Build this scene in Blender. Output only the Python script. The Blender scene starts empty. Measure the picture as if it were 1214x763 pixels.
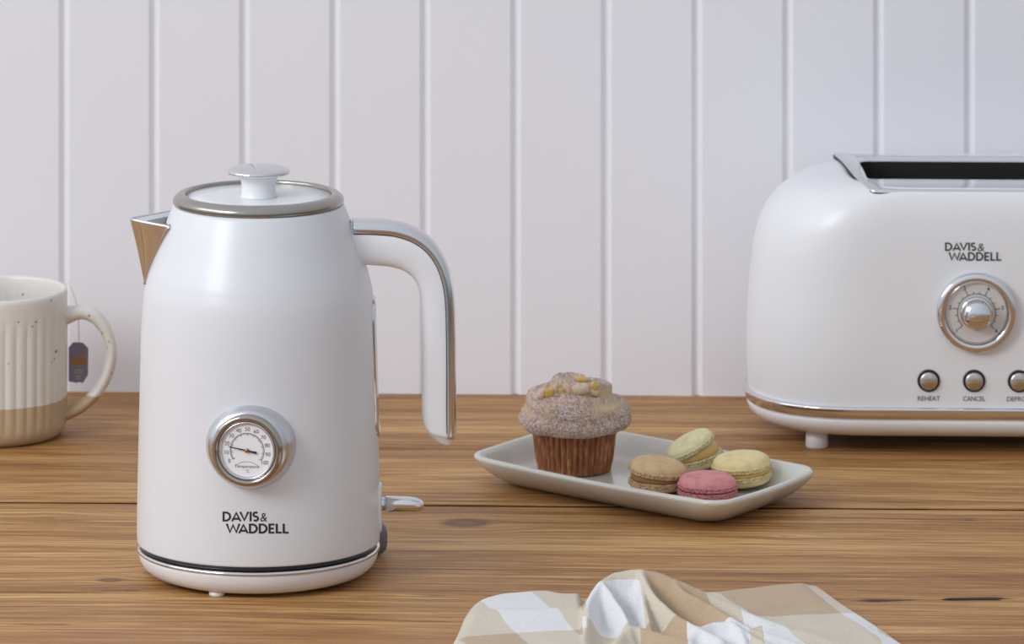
import bpy, bmesh, math, random
from mathutils import Vector, Matrix, noise
PI = math.pi
R = math.radians
C = bpy.context.scene.collection
S = bpy.context.scene
random.seed(7)

# ------------------------------------------------------------ camera, world, lights
F = 7100.0          # focal length in pixels of the 1214 px wide frame
H = 0.9207          # height of the lens above the worktop
YH = -995.0         # horizon row
cam = bpy.data.cameras.new('camera')
camo = bpy.data.objects.new('camera', cam); C.objects.link(camo)
camo.location = (0, 0, H); camo.rotation_euler = (R(90), 0, 0)
cam.sensor_width = 36; cam.lens = F / 1214 * 36
cam.shift_y = -(381.5 - YH) / 1214
cam.clip_start = 0.05; cam.clip_end = 60
cam.dof.use_dof = True; cam.dof.focus_distance = 3.92; cam.dof.aperture_fstop = 17
S.camera = camo

w = bpy.data.worlds.new('room_light'); S.world = w; w.use_nodes = True
nt = w.node_tree; nt.nodes.clear()
wo = nt.nodes.new('ShaderNodeOutputWorld'); bg = nt.nodes.new('ShaderNodeBackground')
tc = nt.nodes.new('ShaderNodeTexCoord'); sep = nt.nodes.new('ShaderNodeSeparateXYZ')
rmp = nt.nodes.new('ShaderNodeValToRGB'); ma = nt.nodes.new('ShaderNodeMath'); ma.operation = 'MULTIPLY_ADD'
nt.links.new(tc.outputs['Generated'], sep.inputs[0])
nt.links.new(sep.outputs['Z'], ma.inputs[0]); ma.inputs[1].default_value = 0.5; ma.inputs[2].default_value = 0.5
nt.links.new(ma.outputs[0], rmp.inputs[0])
rmp.color_ramp.elements[0].position = 0.42; rmp.color_ramp.elements[0].color = (0.17, 0.18, 0.19, 1)
rmp.color_ramp.elements[1].position = 0.78; rmp.color_ramp.elements[1].color = (0.78, 0.82, 0.885, 1)
e_ = rmp.color_ramp.elements.new(0.52); e_.color = (0.70, 0.755, 0.815, 1)
# the window side of the room (-X) is brighter than the far side
mx = nt.nodes.new('ShaderNodeMath'); mx.operation = 'MULTIPLY_ADD'; nt.links.new(sep.outputs['X'], mx.inputs[0]); mx.inputs[1].default_value = -0.26; mx.inputs[2].default_value = 0.80
nt.links.new(rmp.outputs[0], bg.inputs['Color']); nt.links.new(mx.outputs[0], bg.inputs['Strength'])
nt.links.new(bg.outputs[0], wo.inputs['Surface'])

def area(name, loc, target, sx, sy, power, col=(1, 1, 1)):
    l = bpy.data.lights.new(name, 'AREA'); l.shape = 'RECTANGLE'; l.size = sx; l.size_y = sy
    l.energy = power; l.color = col
    o = bpy.data.objects.new(name, l); C.objects.link(o); o.location = loc
    o.rotation_euler = (Vector(target) - Vector(loc)).to_track_quat('-Z', 'Y').to_euler()
    return o
area('softbox_light', (-1.75, 2.35, 1.35), (0.05, 4.2, 0.05), 0.8, 0.8, 23, (0.95, 0.985, 1.0))
area('window_light', (-2.6, 3.4, 1.7), (0.1, 4.3, 0.1), 1.6, 1.4, 13, (0.93, 0.975, 1.0))

vs = S.view_settings
vs.view_transform = 'Standard'; vs.look = 'None'; vs.gamma = 1; vs.use_curve_mapping = False
vs.exposure = 0.09

# ------------------------------------------------------------ helpers
def at(px, py, Y):                     # frame position at a known depth
    return Vector(((px - 607) * Y / F, Y, H - (py - YH) * Y / F))
def depth(py, z=0.0):                  # depth of a point of height z seen at row py
    return F * (H - z) / (py - YH)
def ground(px, py, z=0.0):
    return at(px, py, depth(py, z))

def tag(o, label=None, cat=None, group=None, kind=None):
    if label: o['label'] = label
    if cat: o['category'] = cat
    if group: o['group'] = group
    if kind: o['kind'] = kind
    return o
def thing(name, label, cat, loc=(0, 0, 0), rz=0.0, group=None):
    o = bpy.data.objects.new(name, None); C.objects.link(o)
    o.empty_display_size = 0.02
    o.location = loc; o.rotation_euler = (0, 0, rz)
    return tag(o, label, cat, group)
def mesh_obj(name, verts, faces, mat, parent=None, smooth=True, loc=None, label=None):
    me = bpy.data.meshes.new(name); me.from_pydata([tuple(v) for v in verts], [], faces); me.validate()
    me.update()
    bm = bmesh.new(); bm.from_mesh(me); bmesh.ops.recalc_face_normals(bm, faces=bm.faces); bm.to_mesh(me); bm.free()
    if mat: me.materials.append(mat)
    if smooth:
        for p in me.polygons: p.use_smooth = True
    o = bpy.data.objects.new(name, me); C.objects.link(o)
    if parent: o.parent = parent
    if loc is not None: o.location = loc
    if label: o['label'] = label
    return o
def sharp(o, deg=35):
    me = o.data
    try: me.set_sharp_from_angle(angle=R(deg))
    except Exception: pass
    return o
class MB:
    def __init__(s): s.v = []; s.f = []
    def add(s, vs, fs):
        n = len(s.v); s.v += [Vector(v) for v in vs]; s.f += [tuple(i + n for i in f) for f in fs]; return s
    def lathe(s, prof, n=64, c=(0, 0, 0), M=None, mod=None, cap=True):
        vs = []; fs = []
        for (r, z) in prof:
            for i in range(n):
                a = 2 * PI * i / n
                p = Vector((r * math.cos(a), r * math.sin(a), z))
                if mod: p = mod(p, a, r, z)
                if M: p = M @ p
                vs.append(p + Vector(c))
        m = len(prof)
        for j in range(m - 1):
            for i in range(n):
                k = (i + 1) % n
                fs.append((j * n + i, j * n + k, (j + 1) * n + k, (j + 1) * n + i))
        if cap:
            if prof[0][0] > 1e-5: fs.append(tuple(range(n))[::-1])
            if prof[-1][0] > 1e-5: fs.append(tuple((m - 1) * n + i for i in range(n)))
        return s.add(vs, fs)
    def grid(s, pts, closed_u=False, closed_v=False):   # pts[j][i]
        m = len(pts); n = len(pts[0]); vs = [p for row in pts for p in row]; fs = []
        for j in range(m - (0 if closed_v else 1)):
            for i in range(n - (0 if closed_u else 1)):
                a = j * n + i; b = j * n + (i + 1) % n; c = ((j + 1) % m) * n + (i + 1) % n; d = ((j + 1) % m) * n + i
                fs.append((a, b, c, d))
        return s.add(vs, fs)
    def loft(s, rings, caps=True):
        n = len(rings[0]); base = len(s.v)
        s.grid(rings, closed_u=True)
        if caps:
            s.f.append(tuple(base + i for i in range(n))[::-1]); s.f.append(tuple(base + (len(rings) - 1) * n + i for i in range(n)))
        return s
    def tube(s, path, r, n=10, caps=True):
        path = [Vector(p) for p in path]; rings = []
        up = Vector((0, 0, 1)); prev = None
        for i, p in enumerate(path):
            t = (path[min(i + 1, len(path) - 1)] - path[max(i - 1, 0)]).normalized()
            if prev is None:
                a = t.orthogonal().normalized()
            else:
                a = (prev - t * prev.dot(t)).normalized()
            prev = a; b = t.cross(a)
            rr = r[i] if isinstance(r, (list, tuple)) else r
            rings.append([p + a * rr * math.cos(2 * PI * k / n) + b * rr * math.sin(2 * PI * k / n) for k in range(n)])
        return s.loft(rings, caps)
    def box(s, x0, x1, y0, y1, z0, z1):
        v = [(x, y, z) for z in (z0, z1) for y in (y0, y1) for x in (x0, x1)]
        return s.add(v, [(0, 2, 3, 1), (4, 5, 7, 6), (0, 1, 5, 4), (2, 6, 7, 3), (0, 4, 6, 2), (1, 3, 7, 5)])
    def xform(s, fn): s.v = [fn(v) for v in s.v]; return s
    def obj(s, name, mat, parent=None, smooth=True, loc=None, label=None):
        return mesh_obj(name, s.v, s.f, mat, parent, smooth, loc, label)
def bevel(o, w=0.001, seg=3, ang=30):
    m = o.modifiers.new('bevel', 'BEVEL'); m.width = w; m.segments = seg; m.limit_method = 'ANGLE'; m.angle_limit = R(ang); return o
def interp(tab, x):
    if x <= tab[0][0]: return tab[0][1]
    for (a, b), (c, d) in zip(tab, tab[1:]):
        if x <= c: return b + (d - b) * (x - a) / (c - a)
    return tab[-1][1]
def catmull(pts, n=6):
    pts = [Vector(p) for p in pts]; out = []
    P = [pts[0] * 2 - pts[1]] + pts + [pts[-1] * 2 - pts[-2]]
    for i in range(1, len(P) - 2):
        for k in range(n):
            t = k / n; a, b, c, d = P[i - 1], P[i], P[i + 1], P[i + 2]
            out.append(0.5 * ((2 * b) + (c - a) * t + (2 * a - 5 * b + 4 * c - d) * t * t + (3 * b - a - 3 * c + d) * t ** 3))
    out.append(pts[-1]); return out
def smooth_tab(tab, n=8):
    return [(p.x, p.y) for p in catmull([(a, b, 0) for a, b in tab], n)]
def sstep(a, b, x):
    t = max(0.0, min(1.0, (x - a) / (b - a))); return t * t * (3 - 2 * t)

# ------------------------------------------------------------ materials
def lin(c):
    return tuple(((v / 255) / 12.92 if v / 255 <= 0.04045 else ((v / 255 + 0.055) / 1.055) ** 2.4) for v in c) + (1,)
def mat(name, col=(200, 200, 200), rough=0.5, metal=0.0, coat=0.0, sss=0.0, bump=0.0, bscale=200, aniso=0.0, var=0.0, croug=0.05):
    m = bpy.data.materials.new(name); m.use_nodes = True; nt = m.node_tree; b = nt.nodes['Principled BSDF']
    b.inputs['Base Color'].default_value = lin(col); b.inputs['Roughness'].default_value = rough
    b.inputs['Metallic'].default_value = metal; b.inputs['Coat Weight'].default_value = coat
    b.inputs['Coat Roughness'].default_value = croug
    if sss: b.inputs['Subsurface Weight'].default_value = sss; b.inputs['Subsurface Scale'].default_value = 0.004
    tcn = nt.nodes.new('ShaderNodeTexCoord'); no = nt.nodes.new('ShaderNodeTexNoise')
    no.inputs['Scale'].default_value = bscale; no.inputs['Detail'].default_value = 4
    nt.links.new(tcn.outputs['Object'], no.inputs['Vector'])
    if bump:
        bn = nt.nodes.new('ShaderNodeBump'); bn.inputs['Strength'].default_value = bump; bn.inputs['Distance'].default_value = 0.001
        nt.links.new(no.outputs['Fac'], bn.inputs['Height']); nt.links.new(bn.outputs[0], b.inputs['Normal'])
    if var:
        mr = nt.nodes.new('ShaderNodeMapRange'); mr.inputs['To Min'].default_value = rough - var; mr.inputs['To Max'].default_value = rough + var
        nt.links.new(no.outputs['Fac'], mr.inputs['Value']); nt.links.new(mr.outputs[0], b.inputs['Roughness'])
    return m
class NT:
    """short hand for node building"""
    def __init__(s, m): s.m = m; s.t = m.node_tree; s.b = s.t.nodes['Principled BSDF']
    def n(s, ty, **kw):
        o = s.t.nodes.new(ty)
        for k, v in kw.items(): setattr(o, k, v)
        return o
    def l(s, a, b): s.t.links.new(a, b)
    def val(s, inp, v):
        if hasattr(v, 'is_output') or isinstance(v, bpy.types.NodeSocket): s.l(v, inp)
        else: inp.default_value = v
    def math(s, op, a, b=0.0, c=0.0, clamp=False):
        o = s.n('ShaderNodeMath', operation=op, use_clamp=clamp)
        s.val(o.inputs[0], a); s.val(o.inputs[1], b); s.val(o.inputs[2], c); return o.outputs[0]
    def mix(s, f, a, b, mode='MIX'):
        o = s.n('ShaderNodeMix', data_type='RGBA', blend_type=mode)
        s.val(o.inputs[0], f); s.val(o.inputs[6], a); s.val(o.inputs[7], b); return o.outputs[2]
    def noise(s, vec, scale, detail=4, rough=0.5, dist=0.0):
        o = s.n('ShaderNodeTexNoise'); s.l(vec, o.inputs['Vector']); o.inputs['Scale'].default_value = scale
        o.inputs['Detail'].default_value = detail; o.inputs['Roughness'].default_value = rough; o.inputs['Distortion'].default_value = dist
        return o.outputs['Fac']
    def comb(s, x, y, z):
        o = s.n('ShaderNodeCombineXYZ'); s.val(o.inputs[0], x); s.val(o.inputs[1], y); s.val(o.inputs[2], z); return o.outputs[0]
    def ramp(s, f, stops):
        o = s.n('ShaderNodeValToRGB'); s.l(f, o.inputs[0]); cr = o.color_ramp
        while len(cr.elements) < len(stops): cr.elements.new(0.5)
        for e, (p, c) in zip(cr.elements, stops): e.position = p; e.color = c if len(c) == 4 else lin(c)
        return o.outputs[0]
    def smooth(s, v, a, b, ta=0.0, tb=1.0):
        o = s.n('ShaderNodeMapRange', interpolation_type='SMOOTHSTEP'); s.val(o.inputs['Value'], v)
        o.inputs['From Min'].default_value = a; o.inputs['From Max'].default_value = b
        o.inputs['To Min'].default_value = ta; o.inputs['To Max'].default_value = tb; return o.outputs[0]
    def bump(s, h, strength, dist=0.001):
        o = s.n('ShaderNodeBump'); o.inputs['Strength'].default_value = strength; o.inputs['Distance'].default_value = dist
        s.l(h, o.inputs['Height']); s.l(o.outputs[0], s.b.inputs['Normal']); return o

M_white = mat('white_enamel', (232, 232, 235), 0.36, coat=0.22, bump=0.0, croug=0.24)
M_kettle = mat('kettle_enamel', (223, 223, 227), 0.36, coat=0.22, croug=0.24)
M_handle = mat('handle_plastic', (243, 242, 245), 0.3, coat=0.2, croug=0.2)
M_plast = mat('white_plastic', (231, 230, 232), 0.35, coat=0.15)
M_chrome = mat('chrome', (222, 222, 224), 0.07, 1.0, var=0.02, bscale=60)
M_steel = mat('brushed_steel', (172, 167, 160), 0.2, 1.0, var=0.02, bscale=25)
M_satin = mat('satin_steel', (214, 214, 218), 0.24, 1.0, var=0.04, bscale=200)
M_inner = mat('dark_steel', (120, 118, 116), 0.32, 1.0)
M_dark = mat('dark_rubber', (38, 40, 46), 0.35)
M_grey = mat('grey_plastic', (104, 106, 116), 0.4)
M_black = mat('black_print', (34, 33, 34), 0.5)
M_greyprint = mat('grey_print', (72, 72, 76), 0.6)
M_face = mat('dial_paper', (236, 235, 236), 0.55)
M_gold = mat('brass', (176, 128, 66), 0.3, 1.0)
M_gap = mat('dark_gap', (24, 24, 27), 0.5)
M_cavity = mat('toaster_cavity', (58, 54, 52), 0.45, 0.6)

# ------------------------------------------------------------ the setting: wall and worktop
YAW = math.atan(-0.033)
PV = Vector((0, 4.1, 0))
def wall():
    Yw = depth(467.5); pitch = 107.4 * Yw / F
    x0 = (611.6 - 607) * Yw / F
    prof = []                                       # (x, y offset)
    gw = 0.0036; gd = 0.0030
    for k in range(-14, 18):
        x = x0 + k * pitch
        prof += [(x - gw - 0.0008, 0), (x - gw, 0.0004), (x - 0.0006, gd), (x + 0.0004, gd), (x + gw - 0.0006, 0.0004), (x + gw + 0.0004, 0)]
    hs = [-0.06, 0.0, 0.4, 1.0, 1.6]
    rows = [[Vector((x, y, h)) for (x, y) in prof] for h in hs]
    back = [[Vector((x, 0.03, h)) for (x, y) in prof] for h in hs]
    mb = MB().grid(rows).grid(back)
    m = mat('painted_boards', (238, 237, 243), 0.5)
    t = NT(m); co = t.n('ShaderNodeTexCoord').outputs['Object']
    mp = t.n('ShaderNodeMapping'); t.l(co, mp.inputs[0]); mp.inputs['Scale'].default_value = (1, 1, 0.09)
    g = t.noise(mp.outputs[0], 420, 5, 0.6); g2 = t.noise(mp.outputs[0], 60, 3)
    t.bump(t.math('ADD', g, t.math('MULTIPLY', g2, 1.2)), 0.10, 0.001)
    o = mb.obj('wall_back', m, smooth=False)
    o.location = Vector((0, Yw, 0)); o.rotation_euler = (0, 0, YAW)
    tag(o, 'white painted tongue-and-groove board wall behind the worktop', kind='structure'); 
    return Yw
YW = wall()

fl_ = MB().box(-3.5, 3.5, -1.0, YW + .2, -.93, -.90).obj('floor', mat('floor_paint', (150, 146, 142), .6, bump=.1, bscale=20), smooth=False)
tag(fl_, 'plain grey floor under the worktop', kind='structure')

def wood():
    m = mat('worktop_wood', (170, 128, 90), 0.42); t = NT(m)
    co = t.n('ShaderNodeTexCoord').outputs['Object']
    sp = t.n('ShaderNodeSeparateXYZ'); t.l(co, sp.inputs[0]); X, Y = sp.outputs[0], sp.outputs[1]
    # planks: offset the grain per plank
    J = [depth(533) - 4.1, depth(599) - 4.1, depth(706) - 4.1]
    pid = t.math('ADD', t.math('ADD', t.math('GREATER_THAN', Y, J[0]), t.math('GREATER_THAN', Y, J[1])), t.math('GREATER_THAN', Y, J[2]))
    # knots push the grain aside
    warp = None; kn = None
    knots = [(ground(555, 620), .019, 1.0), (ground(142, 691), .0085, 1.0), (ground(195, 682), .012, .55), (ground(1150, 612), .006, .5),
             (ground(935, 633), .007, .35), (ground(60, 617), .010, .3), (ground(1190, 545), .012, .3), (ground(865, 513), .012, .3)]
    for (p, r, s_) in knots:
        q = p - PV
        dx = t.math('DIVIDE', t.math('SUBTRACT', X, q.x), r * 1.25); dy = t.math('DIVIDE', t.math('SUBTRACT', Y, q.y), r * 1.0)
        d2 = t.math('ADD', t.math('MULTIPLY', dx, dx), t.math('MULTIPLY', dy, dy))
        g = t.math('EXPONENT', t.math('MULTIPLY', d2, -0.55))
        # push: y offset away from knot
        pu = t.math('MULTIPLY', t.math('MULTIPLY', dy, g), -r * 0.75)
        warp = pu if warp is None else t.math('ADD', warp, pu)
        core = t.math('MULTIPLY', t.math('EXPONENT', t.math('MULTIPLY', d2, -2.2)), s_)
        kn = core if kn is None else t.math('MAXIMUM', kn, core)
    vb = t.comb(t.math('MULTIPLY', X, 1.6), t.math('MULTIPLY', Y, 5.0), pid)
    nb = t.noise(vb, 1.0, 3)
    Yw_ = t.math('ADD', t.math('ADD', Y, warp), t.math('MULTIPLY', t.math('SUBTRACT', nb, 0.5), 0.055))
    v1 = t.comb(t.math('ADD', t.math('MULTIPLY', X, 1.3), t.math('MULTIPLY', pid, 7.3)), t.math('MULTIPLY', Yw_, 30), t.math('MULTIPLY', pid, 3.1))
    a = t.noise(v1, 1.0, 4, 0.55)
    v2 = t.comb(t.math('ADD', t.math('MULTIPLY', X, 4.0), t.math('MULTIPLY', pid, 3.7)), t.math('MULTIPLY', Yw_, 210), pid)
    b = t.noise(v2, 1.0, 4, 0.6)
    v3 = t.comb(t.math('MULTIPLY', X, 14), t.math('MULTIPLY', Yw_, 400), pid)
    c = t.noise(v3, 1.0, 3, 0.6)
    f = t.math('ADD', t.math('ADD', t.math('MULTIPLY', a, 0.34), t.math('MULTIPLY', b, 0.36)), t.math('MULTIPLY', c, 0.36))
    f = t.math('ADD', t.math('MULTIPLY', t.math('SUBTRACT', f, 0.53), 1.6), 0.50)
    col = t.ramp(f, [(0.24, (86, 52, 28)), (0.37, (136, 92, 52)), (0.50, (171, 125, 74)), (0.66, (214, 171, 114))])
    # dark thin streaks
    v4 = t.comb(t.math('MULTIPLY', X, 2.2), t.math('MULTIPLY', Yw_, 420), t.math('ADD', pid, 4.0))
    st = t.smooth(t.noise(v4, 1.0, 3, 0.5), 0.64, 0.74)
    v5 = t.comb(t.math('MULTIPLY', X, 1.1), t.math('MULTIPLY', Yw_, 16), t.math('ADD', pid, 9.0))
    red = t.smooth(t.noise(v5, 1.0, 3, 0.5), 0.50, 0.68)
    col = t.mix(t.math('MULTIPLY', red, 0.34), col, lin((154, 96, 52)))
    col = t.mix(t.math('MULTIPLY', st, 0.42), col, lin((92, 58, 34)))
    po = t.noise(t.comb(t.math('MULTIPLY', X, 55), t.math('MULTIPLY', Yw_, 900), pid), 1.0, 2, .5)
    reg_ = t.smooth(t.noise(t.comb(t.math('MULTIPLY', X, 5), t.math('MULTIPLY', Y, 22), pid), 1.0, 2), .45, .65)
    col = t.mix(t.math('MULTIPLY', t.math('MULTIPLY', t.smooth(po, .62, .70), reg_), .5), col, lin((74, 46, 28)))
    col = t.mix(t.math('MULTIPLY', t.smooth(po, .36, .28), .35), col, lin((226, 190, 140)))
    # front plank redder
    fp = t.math('SUBTRACT', 1.0, t.math('GREATER_THAN', Y, depth(746) - 4.1 ))
    fpp = t.smooth(t.math('ADD', Y, t.math('MULTIPLY', t.math('SUBTRACT', a, .5), .05)), depth(757) - 4.1, depth(738) - 4.1, 1.0, 0.0)
    col = t.mix(t.math('MULTIPLY', fpp, 0.42), col, lin((146, 88, 58)))
    # knots
    rg = t.math('ABSOLUTE', t.math('SINE', t.math('MULTIPLY', kn, 16)))
    col = t.mix(t.math('MULTIPLY', t.smooth(kn, 0.12, 0.6), t.math('ADD', 0.55, t.math('MULTIPLY', rg, .25))), col, lin((84, 56, 40)))
    col = t.mix(t.smooth(kn, 0.72, 0.9, 0, .75), col, lin((128, 96, 70)))
    # hair cracks beside the joints
    def crack(px0, px1, py, wdt, slope=0.0, st_=1.0):
        p0 = ground(px0, py) - PV; p1 = ground(px1, py) - PV
        yy = t.math('SUBTRACT', t.math('SUBTRACT', Y, p0.y), t.math('MULTIPLY', t.math('SUBTRACT', X, p0.x), slope))
        yy = t.math('ADD', yy, t.math('MULTIPLY', t.math('SUBTRACT', t.noise(t.comb(t.math('MULTIPLY', X, 45), Y, 0.0), 1.0, 4), .5), .005))
        wv = t.math('MULTIPLY', t.smooth(t.noise(t.comb(t.math('MULTIPLY', X, 28), 3.0, 0.0), 1.0, 3), .36, .60), wdt)
        env = t.math('MULTIPLY', t.smooth(X, p0.x, p0.x + .02), t.smooth(X, p1.x - .02, p1.x, 1, 0))
        dd = t.math('DIVIDE', t.math('ABSOLUTE', yy), t.math('ADD', t.math('MULTIPLY', wv, env), 1e-5))
        return t.math('MULTIPLY', t.smooth(dd, 0.6, 1.0, 1, 0), t.math('MULTIPLY', env, st_))
    cr = crack(1015, 1214 + 300, 709, .0050, 0.10)
    for args in ((88, 215, 703, .0020, -.02, .8), (-50, 130, 745, .0016, .02, .7), (530, 640, 682, .0012, .03, .6), (0, 70, 664, .001, 0, .5), (840, 900, 700, .001, 0, .6)):
        cr = t.math('MAXIMUM', cr, crack(*args))
    col = t.mix(cr, col, lin((44, 28, 18)))
    col = t.mix(t.smooth(sp.outputs[2], -.0013, -.0003, 1, 0), col, lin((40, 24, 14)))     # darker down in the joints
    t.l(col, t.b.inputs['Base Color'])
    rr = t.math('ADD', 0.36, t.math('MULTIPLY', b, 0.22)); t.l(rr, t.b.inputs['Roughness'])
    h = t.math('SUBTRACT', t.math('ADD', t.math('MULTIPLY', b, 0.7), t.math('MULTIPLY', c, 0.8)), t.math('MULTIPLY', cr, 2.0))
    t.bump(h, 0.35, 0.0012)
    t.b.inputs['Specular IOR Level'].default_value = 0.2
    return m
def worktop():
    ys = [YW + 0.02, depth(533), depth(599), depth(706), 3.58, 3.36]
    gaps = [0, .0003, .0030, .0005, .0006, 0]
    mb = MB(); n = 160; x0, x1 = -1.5, 1.7
    for k in range(5):
        yb, yf = ys[k] - gaps[k], ys[k + 1] + gaps[k + 1]
        prof = [(yb, -.04), (yb, -.0009), (yb - .0006, -.0002), (yb - .0016, 0), (yf + .0016, 0), (yf + .0006, -.0002), (yf, -.0009), (yf, -.04)]
        rows = []
        for i in range(n + 1):
            x = x0 + (x1 - x0) * i / n
            row = []
            for j, (y, z) in enumerate(prof):
                wv = 0.0008 * (noise.noise(Vector((x * 14, k + (0 if j < 4 else 5), 0)))) * (1 if gaps[k if j < 4 else k + 1] > .0005 else .2)
                row.append(Vector((x, y - 4.1 + wv, z)))
            rows.append(row)
        mb.grid(rows, closed_u=True)
    mb.box(x0, x1, 3.37 - 4.1, YW - 4.1, -.036, -.012)
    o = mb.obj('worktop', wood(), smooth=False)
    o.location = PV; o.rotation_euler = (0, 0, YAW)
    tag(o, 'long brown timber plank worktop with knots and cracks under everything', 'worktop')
worktop()

# ------------------------------------------------------------ lettering
def ribbon(pts, wd, closed=False):
    pts = [Vector((p[0], p[1])) for p in pts]; n = len(pts); L = []; Rr = []
    for i in range(n):
        if closed: a, b, c = pts[i - 1], pts[i], pts[(i + 1) % n]
        else: a, b, c = pts[max(i - 1, 0)], pts[i], pts[min(i + 1, n - 1)]
        d1 = (b - a) if (b - a).length > 1e-9 else (c - b); d2 = (c - b) if (c - b).length > 1e-9 else (b - a)
        d1 = d1.normalized(); d2 = d2.normalized()
        n1 = Vector((-d1.y, d1.x)); n2 = Vector((-d2.y, d2.x)); m = (n1 + n2)
        if m.length < .3: m = n1
        m = m.normalized(); k = 1 / max(0.45, m.dot(n1))
        L.append(b + m * wd / 2 * k); Rr.append(b - m * wd / 2 * k)
    vs = L + Rr; fs = []
    for i in range(n if closed else n - 1):
        j = (i + 1) % n; fs.append((i, j, n + j, n + i))
    return vs, fs
def arc(cx, cy, rx, ry, a0, a1, n=14):
    return [(cx + rx * math.cos(R(a0 + (a1 - a0) * i / n)), cy + ry * math.sin(R(a0 + (a1 - a0) * i / n))) for i in range(n + 1)]
GL = {
 'D': (.80, [[(.08, 0.08), (.08, .92)] + arc(.26, .5, .46, .42, 90, -90) + [(.08, .08), (.08, .5)]]),
 'A': (.88, [[(.03, 0), (.44, .97), (.85, 0)], [(.2, .27), (.68, .27)]]),
 'V': (.84, [[(.03, 1), (.42, .05), (.81, 1)]]),
 'I': (.16, [[(.08, 0), (.08, 1)]]),
 'S': (.58, [arc(.29, .71, .21, .21, 40, 250, 12) + arc(.29, .29, .23, .21, 80, -140, 12)]),
 'W': (1.26, [[(.03, 1), (.32, .05), (.62, .92), (.93, .05), (1.22, 1)]]),
 'E': (.56, [[(.54, .92), (.08, .92), (.08, .08), (.54, .08)], [(.08, .5), (.48, .5)]]),
 'L': (.54, [[(.08, 1), (.08, .08), (.54, .08)]]),
}
def stroke_text(txt, wd, gap=.10, kern={}):
    v = []; f = []; x = 0
    for i, ch in enumerate(txt):
        adv, polys = GL[ch]
        for p in polys:
            vs, fs = ribbon([(a + x, b) for a, b in p], wd)
            vs = [Vector((q.x, max(-.01 if ch != 'S' else -.03, min(1.01 if ch != 'S' else 1.03, q.y)))) for q in vs]
            n = len(v); v += vs; f += [tuple(q + n for q in r) for r in fs]
        x += adv + gap + kern.get(txt[i:i + 2], 0)
    return v, f, x - gap
def font_mesh(txt, size=1.0, bold=0.0):
    cu = bpy.data.curves.new('lettering_curve', 'FONT'); cu.body = txt; cu.size = size; cu.align_x = 'CENTER'; cu.align_y = 'CENTER'
    cu.offset = bold; cu.resolution_u = 3
    o = bpy.data.objects.new('lettering_source', cu); C.objects.link(o)
    me = bpy.data.meshes.new_from_object(o.evaluated_get(bpy.context.evaluated_depsgraph_get()))
    vs = [Vector((v.co.x, v.co.y)) for v in me.vertices]; fs = [tuple(p.vertices) for p in me.polygons]
    bpy.data.objects.remove(o); bpy.data.curves.remove(cu); bpy.data.meshes.remove(me)
    return vs, fs
def logo_mesh(place, box1, box2, amp):
    """place(px, py) -> point; boxes are x0, x1, top, bottom in frame pixels"""
    mb = MB()
    for txt, (x0, x1, y0, y1), kern in (('DAVIS', box1, {'AV': -.20, 'DA': -.04}), ('WADDELL', box2, {'WA': -.22, 'AD': -.02})):
        v, f, wdt = stroke_text(txt, .20, .12, kern)
        mb.add([place(x0 + p.x / wdt * (x1 - x0), y1 - p.y * (y1 - y0)) for p in v], f)
    v, f = font_mesh('&', 1.0)
    xs = [p.x for p in v]; ys = [p.y for p in v]; ax0, ax1, ay0, ay1 = amp
    mb.add([place(ax0 + (p.x - min(xs)) / (max(xs) - min(xs)) * (ax1 - ax0) + 1.2 * (p.y - min(ys)), ay1 - (p.y - min(ys)) / (max(ys) - min(ys)) * (ay1 - ay0)) for p in v], f)
    return mb

# ------------------------------------------------------------ kettle
u = 0.00055
YK = u * F
KC = Vector(((306.5 - 607) * u, YK, 0))
prof_px = [(39.5, 143.6), (60, 144), (120, 143), (205, 141), (287, 139), (329, 136), (351, 131.5), (366, 127), (389, 119), (417, 109.3), (437, 101)]
RT = [(a * u, b * u) for a, b in smooth_tab(prof_px, 6)]
def kr(z): return interp(RT, z)
def ksurf(px, py, off=0.0):
    """point of the kettle's front surface seen at a pixel, local to the kettle"""
    d = 140 * u
    for _ in range(12):
        Y = YK - d; p = at(px, py, Y); x = p.x - KC.x; r = kr(p.z) + off
        d = math.sqrt(max(1e-8, r * r - x * x))
    return Vector((x, -d, p.z))

pb = thing('kettle_power_base', 'round white power base with a chrome rim under the white kettle', 'kettle base', KC)
MB().lathe([(0, .0022), (112 * u, .0022), (122 * u, 4.5 * u), (130 * u, 7.5 * u), (136.5 * u, 13 * u), (140.5 * u, 20 * u), (142 * u, 27 * u), (142 * u, 29.3 * u), (120 * u, 30 * u), (0, 30 * u)], 128).obj('base_body', M_plast, pb)
MB().lathe([(118 * u, 29.6 * u), (142.6 * u, 29.4 * u), (143.9 * u, 30.4 * u), (144.2 * u, 32 * u), (143.4 * u, 33.8 * u), (141.5 * u, 34.4 * u), (118 * u, 34.2 * u)], 128).obj('chrome_rim', M_chrome, pb, label='thin polished chrome rim')
for a in (-112, 8, 128):
    p = Vector((math.cos(R(a)), math.sin(R(a)), 0)) * 117 * u
    o = MB().lathe([(0, 0), (9 * u, 0), (9.5 * u, 1 * u), (9.5 * u, 5.0 * u), (0, 5.0 * u)], 20).obj('foot', M_plast, pb, loc=p)
# cord outlet on the rear right
MB().lathe([(0, 3 * u), (13 * u, 3 * u), (17 * u, 7 * u), (18.5 * u, 14 * u), (18.5 * u, 26 * u), (16.5 * u, 34 * u), (11 * u, 40 * u), (5 * u, 42 * u), (0, 42.4 * u)], 40, c=(132.5 * u, 92 * u, 0)).obj('cord_outlet', M_grey, pb, label='grey rounded cord outlet')
MB().tube([(p.x * u, p.y * u, p.z * u) for p in catmull([(132, 96, 10), (128, 120, 8), (100, 150, 6), (40, 190, 6), (-10, 260, 6), (-30, 420, 6)], 6)], 5.6 * u, 12).obj('power_cord', M_grey, pb)

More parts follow.
